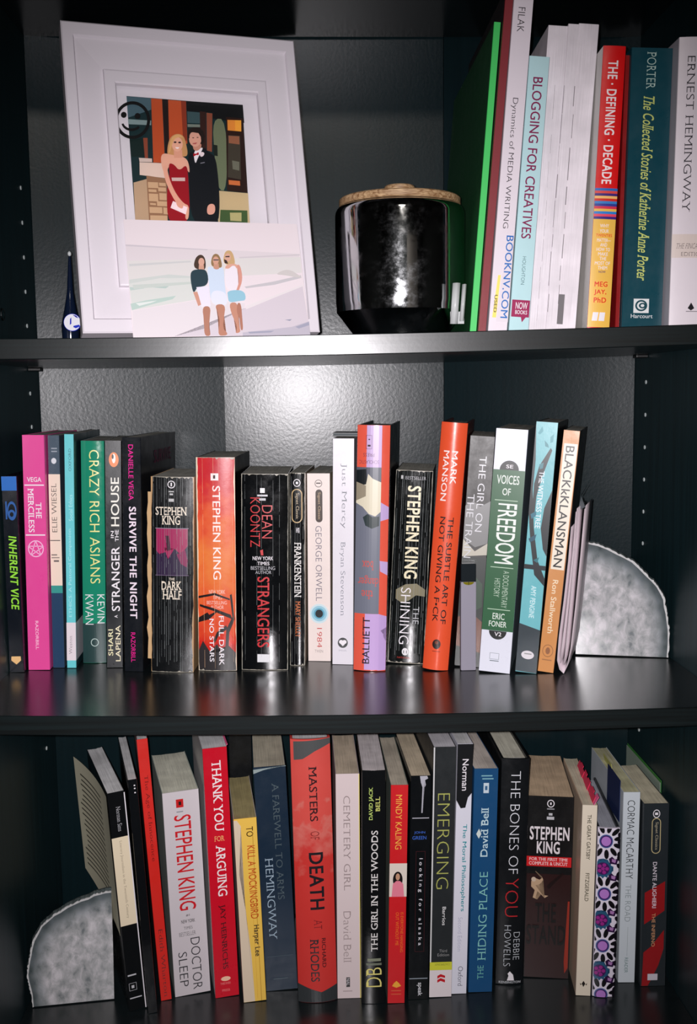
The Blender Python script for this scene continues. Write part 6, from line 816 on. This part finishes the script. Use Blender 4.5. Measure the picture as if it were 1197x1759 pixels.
    for i in range(len(fine) - 1):
        for j in range(k - 1):
            fs.append((i * k + j, i * k + j + 1, (i + 1) * k + j + 1, (i + 1) * k + j)); fm.append(0 if j < 2 else 1)
    mesh('rind', vs, fs, [m3, m4], o, fm=fm)
    return o
agate(AGATES[0], 'grey agate slice bookend at the right end of the middle shelf', .008, .962)
agate(AGATES[1], 'grey agate slice bookend at the left end of the bottom shelf', .009, .935)

# folded leaflets between the last book and the right bookend
lm = plain((200, 186, 192), .5)
def ribbon(name, line, y0, y1, sx, m, parent, th=.0005):
    bm = bmesh.new(); rows = []
    for (x, z) in line:
        rows.append([bm.verts.new((x + sx * s, y0 + (y1 - y0) * s, z)) for s in (0, .5, 1)])
    for a, b in zip(rows, rows[1:]):
        for i in range(2): bm.faces.new((a[i], a[i + 1], b[i + 1], b[i]))
    o = from_bm(name, bm, m, parent, smooth=True)
    md = o.modifiers.new('thickness', 'SOLIDIFY'); md.thickness = th; md.offset = 0
    return o
zmin = min(z for l in LEAFLETS for x, z in l)
lx = LEAFLETS[0][5][0]
lo_ = tag(empty('leaflets', (lx, .105, zmin)), 'white folded leaflets standing open beside the tan orange paperback', 'leaflet')
zsh = shelf_top(2, lx) + .0006 - zmin
for i, l in enumerate(LEAFLETS):
    ribbon('folded_sheet', [(x - lx, z - zmin + zsh - (0 if abs(z - zmin) > .002 or i else 0)) for x, z in l], 0, .06, .0225, lm, lo_)
    ribbon('folded_sheet', [(x - lx + .0012, z - zmin + zsh + .003) for x, z in l[:5]], .001, .058, .0215, lm, lo_, .0004)
bm = bmesh.new(); bm.faces.new([bm.verts.new((x - lx + .0055, .002 + .02 * i / 4, z - zmin + zsh)) for i, (x, z) in enumerate(FLAP)])
bmesh.ops.triangulate(bm, faces=bm.faces[:]); o = from_bm('clear_flap', bm, plain((96, 104, 108), .25), lo_)
lo_.location.z = zmin

# slim vape pen standing in front of the grey paperback
vp = VAPE['p']; vy = VAPE['y']
vh = vp[0][1] - vp[3][1]; vw = vp[1][0] - vp[0][0]; vz = shelf_top(2, vp[3][0] + vw / 2) + .0003
vo = tag(empty('vape_pen', ((vp[3][0] + vp[2][0]) / 2, vy, vz)), 'slim flat grey vape pen standing against the dark grey paperback', 'vape pen')
zc = vp[4][1] - vp[3][1]
bm = bmesh.new()
bmesh.ops.create_cube(bm, size=1, matrix=Matrix.Translation((0, .0035, zc / 2)) @ Matrix.Diagonal((vw, .007, zc, 1)))
bmesh.ops.bevel(bm, geom=bm.edges[:], offset=.0004, segments=2, affect='EDGES')
from_bm('body', bm, plain((142, 138, 152), .45), vo)
box('mouthpiece', (-vw / 2, .0002, zc), (vw / 2, .0068, vh), plain((28, 34, 38), .15), vo, .0008)
mesh('liquid_window', [(p[0], -.0002, p[1]) for p in ell(0, zc, vw * .36, .0027, 14, math.pi, 2 * math.pi)], [tuple(range(15))], plain((120, 112, 20), .15), vo)
box('window_bar', (-.0002, -.0004, zc - .0026), (.0003, 0.0002, zc + .001), plain((30, 26, 20), .3), vo)
vo.rotation_euler = (0, 0, 0)

# added slab standing in for the book's shaded page tops and back cover
jr, JB = find('white dust-jacketed')
jt = Matrix.LocRotScale(jr.location, jr.rotation_euler, None) @ Vector((JB['w'] / 2, .03, JB['h']))
po = tag(empty('dark_slab', (jt.x + .003, jt.y + .03, jt.z + .0003)), 'dark slab standing in for the shaded page tops and back cover of the white dust-jacketed book', 'dark_slab')
po.rotation_euler = (0, math.radians(JB['lean']), -math.radians(JB['yaw']))
box('slab_core', (-.0125, -.018, .0008), (.0125, .028, .0022), plain((60, 72, 76), .6), po)
box('slab_board', (-.013, -.018, 0), (.013, .028, .0008), plain((30, 38, 42), .4), po)
box('slab_board', (-.013, -.018, .0022), (.013, .028, .003), plain((36, 46, 50), .4), po)

# green card standing between the last book and the right side panel
go = tag(empty('folder', (W - .0009, .165, shelf_top(3, W) + .0003)), 'thin green folder standing against the right side panel on the bottom shelf', 'folder')
for q, (dx, hh_) in enumerate(((0.0, .186), (-.0009, .184))):
    vs = [(dx, 0, 0), (dx, .105, 0), (dx, .105, hh_ - .001), (dx, 0, hh_ - .002)]
    o = mesh('folder_leaf', vs, [(0, 1, 2, 3)], plain((60, 132, 54) if q == 0 else (150, 165, 150), .5), go)
    md = o.modifiers.new('thickness', 'SOLIDIFY'); md.thickness = .0004; md.offset = 0

# =====================================================================
#  TOP SHELF THINGS
# =====================================================================
# ---- picture frame ----
FO = Vector(FRAME['o']); FW = Vector(FRAME['wd']).normalized(); FU = Vector(FRAME['up']).normalized(); FN = Vector(FRAME['n']).normalized()
# local axes: x = width, y = into the frame (away from the viewer), z = up the frame
FM = Matrix(((FW.x, -FN.x, FU.x, FO.x), (FW.y, -FN.y, FU.y, FO.y), (FW.z, -FN.z, FU.z, FO.z), (0, 0, 0, 1)))
pf = tag(empty('picture_frame', (0, 0, 0)), 'white wooden picture frame leaning back with a prom photo behind glass', 'picture frame')
pf.matrix_world = FM
zmin_c = min((FM @ Vector(c)).z for c in ((0, 0, 0), (FRAME['w'], 0, 0), (0, .018, 0), (FRAME['w'], .018, 0)))
lift_f = shelf_top(1, .19) + .0004 - zmin_c
pf.location.z += lift_f if abs(lift_f) < .006 else 0
fw, fh = FRAME['w'], FRAME['h']
white = plain((222, 215, 222), .42, bmp=(140, .15, .0006)); white2 = plain((205, 199, 208), .5)
op = FRAME['open']; ox0 = (op[0][0] + op[3][0]) / 2; oz1 = (op[0][1] + op[1][1]) / 2; ox1 = fw - ox0 + .004; oz0 = fh - oz1
lx0 = ox0 - .0085; lz1 = oz1 + .0085
TH = .018
# mitred profile swept round: (inset from outer edge, y)
prof = [(0, TH), (0, .001), (.001, 0), (.0085, 0), (.0095, .0022), (lx0 - .0005, .0034), (lx0, .0004), (lx0 + .001, 0), (ox0 - .0008, 0), (ox0, .001), (ox0, .0052), (ox0 - .004, .0052), (ox0 - .004, TH)]
def rail(c0, c1, c2, c3): pass
corn = [((0, 0), (1, 1)), ((fw, 0), (-1, 1)), ((fw, fh), (-1, -1)), ((0, fh), (1, -1))]
bm_parts = []
sx = 1.0; 
rail_names = ['frame_rail'] * 4
rx = (fw - ox1) / ox0
rows = []
for (cxx, czz), (dx, dz) in corn:
    rows.append([(cxx + dx * p * (1 if dx > 0 else rx), y, czz + dz * p * (oz0 / ox0)) for p, y in prof])
for a in range(4):
    b_ = (a + 1) % 4; k = len(prof)
    vs = rows[a] + rows[b_]
    fs = [(i, i + 1, k + i + 1, k + i) for i in range(k - 1)] + [(k - 1, 0, k, 2 * k - 1)]
    bm = bmesh.new(); V = [bm.verts.new(v) for v in vs]
    for f in fs: bm.faces.new([V[i] for i in f])
    bm.faces.new([V[i] for i in range(k)]); bm.faces.new([V[i] for i in range(2 * k - 1, k - 1, -1)])
    bmesh.ops.recalc_face_normals(bm, faces=bm.faces[:])
    from_bm('frame_rail', bm, white, pf)
box('backing_board', (ox0 - .004, .009, oz0 - .004), (ox1 + .004, .0115, oz1 + .004), plain((90, 80, 70), .8), pf)
# easel strut behind
st = mesh('easel_strut', [(fw * .4, .031, fh * .75), (fw * .6, .031, fh * .75), (fw * .62, .088, .020), (fw * .38, .088, .020), (fw * .4, .033, fh * .75), (fw * .6, .033, fh * .75), (fw * .62, .09, .020), (fw * .38, .09, .020)],
     [(0, 1, 2, 3), (7, 6, 5, 4), (0, 4, 5, 1), (1, 5, 6, 2), (2, 6, 7, 3), (3, 7, 4, 0)], plain((40, 36, 34), .7), pf)
# prom photograph: flat print, layered shapes a few hundredths of a millimetre apart
def clipbox(p, x0, x1, z0, z1): return [(min(x1, max(x0, x)), min(z1, max(z0, z))) for x, z in p]
def soften(p, it=2):
    for _ in range(it):
        q = []
        for a, b in zip(p, p[1:] + p[:1]):
            q += [(a[0] * .75 + b[0] * .25, a[1] * .75 + b[1] * .25), (a[0] * .25 + b[0] * .75, a[1] * .25 + b[1] * .75)]
        p = q
    return p
def flat_picture(parent, shapes, y_base, step, bounds):
    y = y_base; first = None; n = 0
    for nm, pts, c in shapes:
        pts = [tuple(q_) for q_ in pts]
        if not nm and 5 <= len(pts) < 14 and max(q_[0] for q_ in pts) - min(q_[0] for q_ in pts) < .026 and min(q_[0] for q_ in pts) > .02: pts = soften(pts)
        pts = clipbox(pts, *bounds); y -= step; n += 1
        bm = bmesh.new()
        try: bm.faces.new([bm.verts.new((x, y, z)) for x, z in pts])
        except ValueError: bm.free(); continue
        bmesh.ops.triangulate(bm, faces=bm.faces[:], ngon_method='EAR_CLIP')
        bmesh.ops.recalc_face_normals(bm, faces=bm.faces[:])
        for f in bm.faces:
            if f.normal.y > 0: f.normal_flip()
        o = from_bm(nm or 'printed_shape', bm, plain(c, .4), first if (nm == '' and first) else parent)
        if nm: first = o
    return y
FRAME['prom'][0][1] = [(ox0 - .003, oz0 - .003), (ox1 + .003, oz0 - .003), (ox1 + .003, oz1 + .003), (ox0 - .003, oz1 + .003)]
flat_picture(pf, FRAME['prom'], .0088, .00004, (ox0 - .003, ox1 + .003, oz0 - .003, oz1 + .003))
# glass
gm, nt, gb = new_mat('clear_glass')
nt.nodes.remove(gb); tr_ = nt.nodes.new('ShaderNodeBsdfTransparent'); gl_ = nt.nodes.new('ShaderNodeBsdfGlossy'); gl_.inputs['Roughness'].default_value = .02
mxs = nt.nodes.new('ShaderNodeMixShader'); fz = nt.nodes.new('ShaderNodeFresnel'); fz.inputs['IOR'].default_value = 1.45
nt.links.new(fz.outputs[0], mxs.inputs[0]); nt.links.new(tr_.outputs[0], mxs.inputs[1]); nt.links.new(gl_.outputs[0], mxs.inputs[2])
nt.links.new(mxs.outputs[0], nt.nodes['Material Output'].inputs[0])
mesh('glass_pane', [(ox0 - .003, .0056, oz0 - .003), (ox1 + .003, .0056, oz0 - .003), (ox1 + .003, .0056, oz1 + .003), (ox0 - .003, .0056, oz1 + .003)], [(0, 1, 2, 3)], gm, pf)
# smiley sticker on the glass
bm = bmesh.new()
for p in FRAME['smile']:
    try: bm.faces.new([bm.verts.new((x, .0053, z)) for x, z in p])
    except ValueError: pass
for f in bm.faces:
    f.normal_update()
    if f.normal.y > 0: f.normal_flip()
from_bm('smiley_sticker', bm, plain((12, 12, 14), .4), pf)['label'] = 'black smiley face sticker on the glass'

# ---- beach print propped in front ----
bp_ = tag(empty('photo_print', (0, 0, 0)), 'unframed beach photo of three girls propped against the white frame', 'photo')
M2 = FM.copy(); M2.translation = FO + FN * .004
bp_.matrix_world = M2
bpts = FRAME['beach'][0][1]
sh = [list(x) for x in FRAME['beach']]
back_ = [(x, .0004, z) for x, z in bpts]; front_ = [(x, 0.0, z) for x, z in bpts]
mesh('paper_sheet', front_ + back_, [(0, 1, 2, 3), (7, 6, 5, 4), (0, 4, 5, 1), (1, 5, 6, 2), (2, 6, 7, 3), (3, 7, 4, 0)], plain((226, 216, 222), .4), bp_)
xs = [p[0] for p in bpts]; zs = [p[1] for p in bpts]
flat_picture(bp_, sh[0:], -.00002, .00003, (min(xs), max(xs), min(zs), max(zs)))
zlow = min((M2 @ Vector(v)).z for v in front_)
dzp = shelf_top(1, .2) + .0004 - zlow
bp_.location.z += dzp if 0 < dzp < .006 else (dzp if -.003 < dzp < 0 else 0)

# ---- silver jar with wooden lid ----
def lathe(name, prof, m, parent, n=64, smooth=True):
    vs = []; fs = []
    for r, z in prof:
        for i in range(n): a = 2 * math.pi * i / n; vs.append((r * math.cos(a), r * math.sin(a), z))
    for k in range(len(prof) - 1):
        for i in range(n): j = (i + 1) % n; fs.append((k * n + i, k * n + j, (k + 1) * n + j, (k + 1) * n + i))
    fs.append(tuple(reversed(range(n)))); q = (len(prof) - 1) * n; fs.append(tuple(range(q, q + n)))
    bm = bmesh.new(); V = [bm.verts.new(v) for v in vs]
    for f in fs:
        try: bm.faces.new([V[i] for i in f])
        except ValueError: pass
    bmesh.ops.recalc_face_normals(bm, faces=bm.faces[:])
    o = from_bm(name, bm, m, parent)
    if smooth:
        for p in o.data.polygons: p.use_smooth = len(p.vertices) == 4
        o.data.set_sharp_from_angle(angle=math.radians(35))
    return o
jz = shelf_top(1, JAR['cx']) + .0008
jo = tag(empty('jar', (JAR['cx'], JAR['cy'], jz)), 'round silver mirror-finish jar with a flat wooden lid', 'jar')
R0 = JAR['r']; zs_ = JAR['zsh'] - jz; zt = JAR['ztop'] - jz
cm_, nt, cb_ = new_mat('silver_glaze')
cb_.inputs['Base Color'].default_value = lin((196, 198, 200)); cb_.inputs['Metallic'].default_value = 1.0; cb_.inputs['Roughness'].default_value = .07
tc = nt.nodes.new('ShaderNodeTexCoord'); nz = nt.nodes.new('ShaderNodeTexNoise'); nz.inputs['Scale'].default_value = 60; nz.inputs['Detail'].default_value = 8; nz.inputs['Roughness'].default_value = .75
mr = nt.nodes.new('ShaderNodeMapRange'); mr.inputs[1].default_value = .42; mr.inputs[2].default_value = .72; mr.inputs[3].default_value = .05; mr.inputs[4].default_value = .26
nt.links.new(tc.outputs['Object'], nz.inputs['Vector']); nt.links.new(nz.outputs['Fac'], mr.inputs[0]); nt.links.new(mr.outputs[0], cb_.inputs['Roughness'])
body_p = [(JAR['rb'] - .001, 0), (JAR['rb'], .0008)] + [(JAR['rb'] + (R0 - JAR['rb']) * t, .0008 + (zs_ - .004 - .0008) * t) for t in (.25, .5, .75, .97)]
body_p += [(R0 - .0005, zs_ - .001), (R0, zs_ + .003)] + [(R0, zs_ + (zt - zs_ - .008) * t) for t in (.3, .6, 1.0)]
body_p += [(R0 - .0004, zt - .005), (R0 - .0018, zt - .002), (R0 - .0045, zt - .0004), (R0 - .006, zt)]
lathe('jar_body', body_p, cm_, jo, 96)
wm, nt, wb = new_mat('pale_wood')
tc = nt.nodes.new('ShaderNodeTexCoord'); mp = nt.nodes.new('ShaderNodeMapping'); mp.inputs['Scale'].default_value = (1, 9, 9)
wv = nt.nodes.new('ShaderNodeTexNoise'); wv.inputs['Scale'].default_value = 60; wv.inputs['Detail'].default_value = 6; wv.inputs['Distortion'].default_value = 1.0
cr = nt.nodes.new('ShaderNodeValToRGB'); cr.color_ramp.elements[0].position = .35; cr.color_ramp.elements[0].color = lin((128, 92, 58)); cr.color_ramp.elements[1].position = .7; cr.color_ramp.elements[1].color = lin((205, 172, 130))
nt.links.new(tc.outputs['Object'], mp.inputs[0]); nt.links.new(mp.outputs[0], wv.inputs['Vector']); nt.links.new(wv.outputs['Fac'], cr.inputs[0]); nt.links.new(cr.outputs[0], wb.inputs['Base Color']); wb.inputs['Roughness'].default_value = .55
zl = JAR['zlid'] - jz
RL = R0 - .0035
lathe('wooden_lid', [(RL - .001, zt + .0002), (RL, zt + .001), (RL, zl - .001), (RL - .001, zl)], wm, jo, 72)
kr = .0125
lathe('lid_knob', [(kr - .0005, zl), (kr, zl + .0008), (kr, zl + .0095), (kr - .0008, zl + .0105)], wm, jo, 32)

# ---- clear plastic clip on the green binder ----
ca, cbp, cc_, cd_ = CLIP
clip_m, nt, pb_ = new_mat('milky_plastic')
pb_.inputs['Base Color'].default_value = lin((225, 228, 228)); pb_.inputs['Roughness'].default_value = .25; pb_.inputs['Alpha'].default_value = .62
br, BB = find('bright green binder')
co = tag(empty('plastic_clip', (cbp[0] - .0075, .05, cc_[1])), 'clear plastic clip stuck to the green binder beside the jar', 'clip')
ch = cbp[1] - cc_[1]
for q, (dx, wd_) in enumerate(((-.0048, .0062), (.0014, .0036))):
    vs = []; n = 8
    for i in range(n + 1):
        a = math.pi * i / n
        vs += [(dx - wd_ / 2 + wd_ * i / n, -.0025 * math.sin(a), .002 if q else 0), (dx - wd_ / 2 + wd_ * i / n + ch * .07, -.0025 * math.sin(a), ch - (.001 if q else .0))]
    o = mesh('clip_wing', vs, [(2 * i, 2 * i + 2, 2 * i + 3, 2 * i + 1) for i in range(n)], clip_m, co, smooth=True)
    md = o.modifiers.new('thickness', 'SOLIDIFY'); md.thickness = .0006
box('clip_base', (-.0075, .0006, 0), (.0035, .0016, ch * .3), clip_m, co)
co.location.z += .0

# ---- dark blue tapered bottle; its disc is the flash highlight, painted as a part ----
BT = BOTTLE
prof_b = BT['prof']; zb0 = BT['z0'] + .0003
bo = tag(empty('bottle', (prof_b[0][0], BT['y'], zb0)), 'dark blue tapered bottle with a painted-on flash highlight, half hidden behind the white frame', 'bottle')
pts_ = [(prof_b[0][2] * .96, 0.0)] + [(p[2], p[1] - zb0) for p in prof_b if p[1] - zb0 > .001]
bm_mat = plain((16, 26, 48), .12)
ob = lathe('bottle_body', pts_, bm_mat, bo, 32)
for v in ob.data.vertices: v.co.x += (v.co.z / .075) * .002
tipz = pts_[-1][1]
o = lathe('bottle_tip', [(.0006, tipz), (.0016, tipz + .001), (.0016, tipz + .003), (.0006, tipz + .0042)], plain((210, 215, 215), .3), bo, 16); o.location.x = .0021
dx, dz, drr = BT['disc']; dcx = dx - prof_b[0][0]; dcz = dz - zb0; yf = -prof_b[2][2] - .0012
def glint_decal(name, pts, y, c, rough=.25):
    bm = bmesh.new(); bm.faces.new([bm.verts.new((x, y, z)) for x, z in pts]); bmesh.ops.triangulate(bm, faces=bm.faces[:], ngon_method='EAR_CLIP')
    for f in bm.faces:
        f.normal_update()
        if f.normal.y > 0: f.normal_flip()
    return from_bm(name, bm, plain(c, rough), bo)
lathe_d = lathe('disc', [(drr * .97, -.0008), (drr, 0), (drr, .0012), (drr * .97, .0016)], plain((20, 40, 190), .2), bo, 32)  # blue rim of the painted flash glint
lathe_d.rotation_euler = (math.radians(90), 0, 0); lathe_d.location = (dcx, yf + .0009, dcz)
glint_decal('glint_face', ell(dcx, dcz, drr * .93, drr * .93), yf - .0010, (246, 246, 255))
glint_decal('glint_mark', [(dcx - .0018, dcz + .003), (dcx - .0006, dcz + .0045), (dcx - .0008, dcz - .0012), (dcx - .0022, dcz - .0022)], yf - .0011, (24, 40, 190))
glint_decal('glint_mark', [(dcx + .001, dcz - .003), (dcx + .006, dcz - .002), (dcx + .0066, dcz - .0036), (dcx + .003, dcz - .0052), (dcx + .0008, dcz - .0042)], yf - .0011, (24, 50, 200))
glint_decal('glint_mark', [(dcx + .0005, dcz + .0066), (dcx + .0035, dcz + .006), (dcx + .0056, dcz + .0036), (dcx + .0036, dcz + .0042)], yf - .0011, (18, 30, 170))
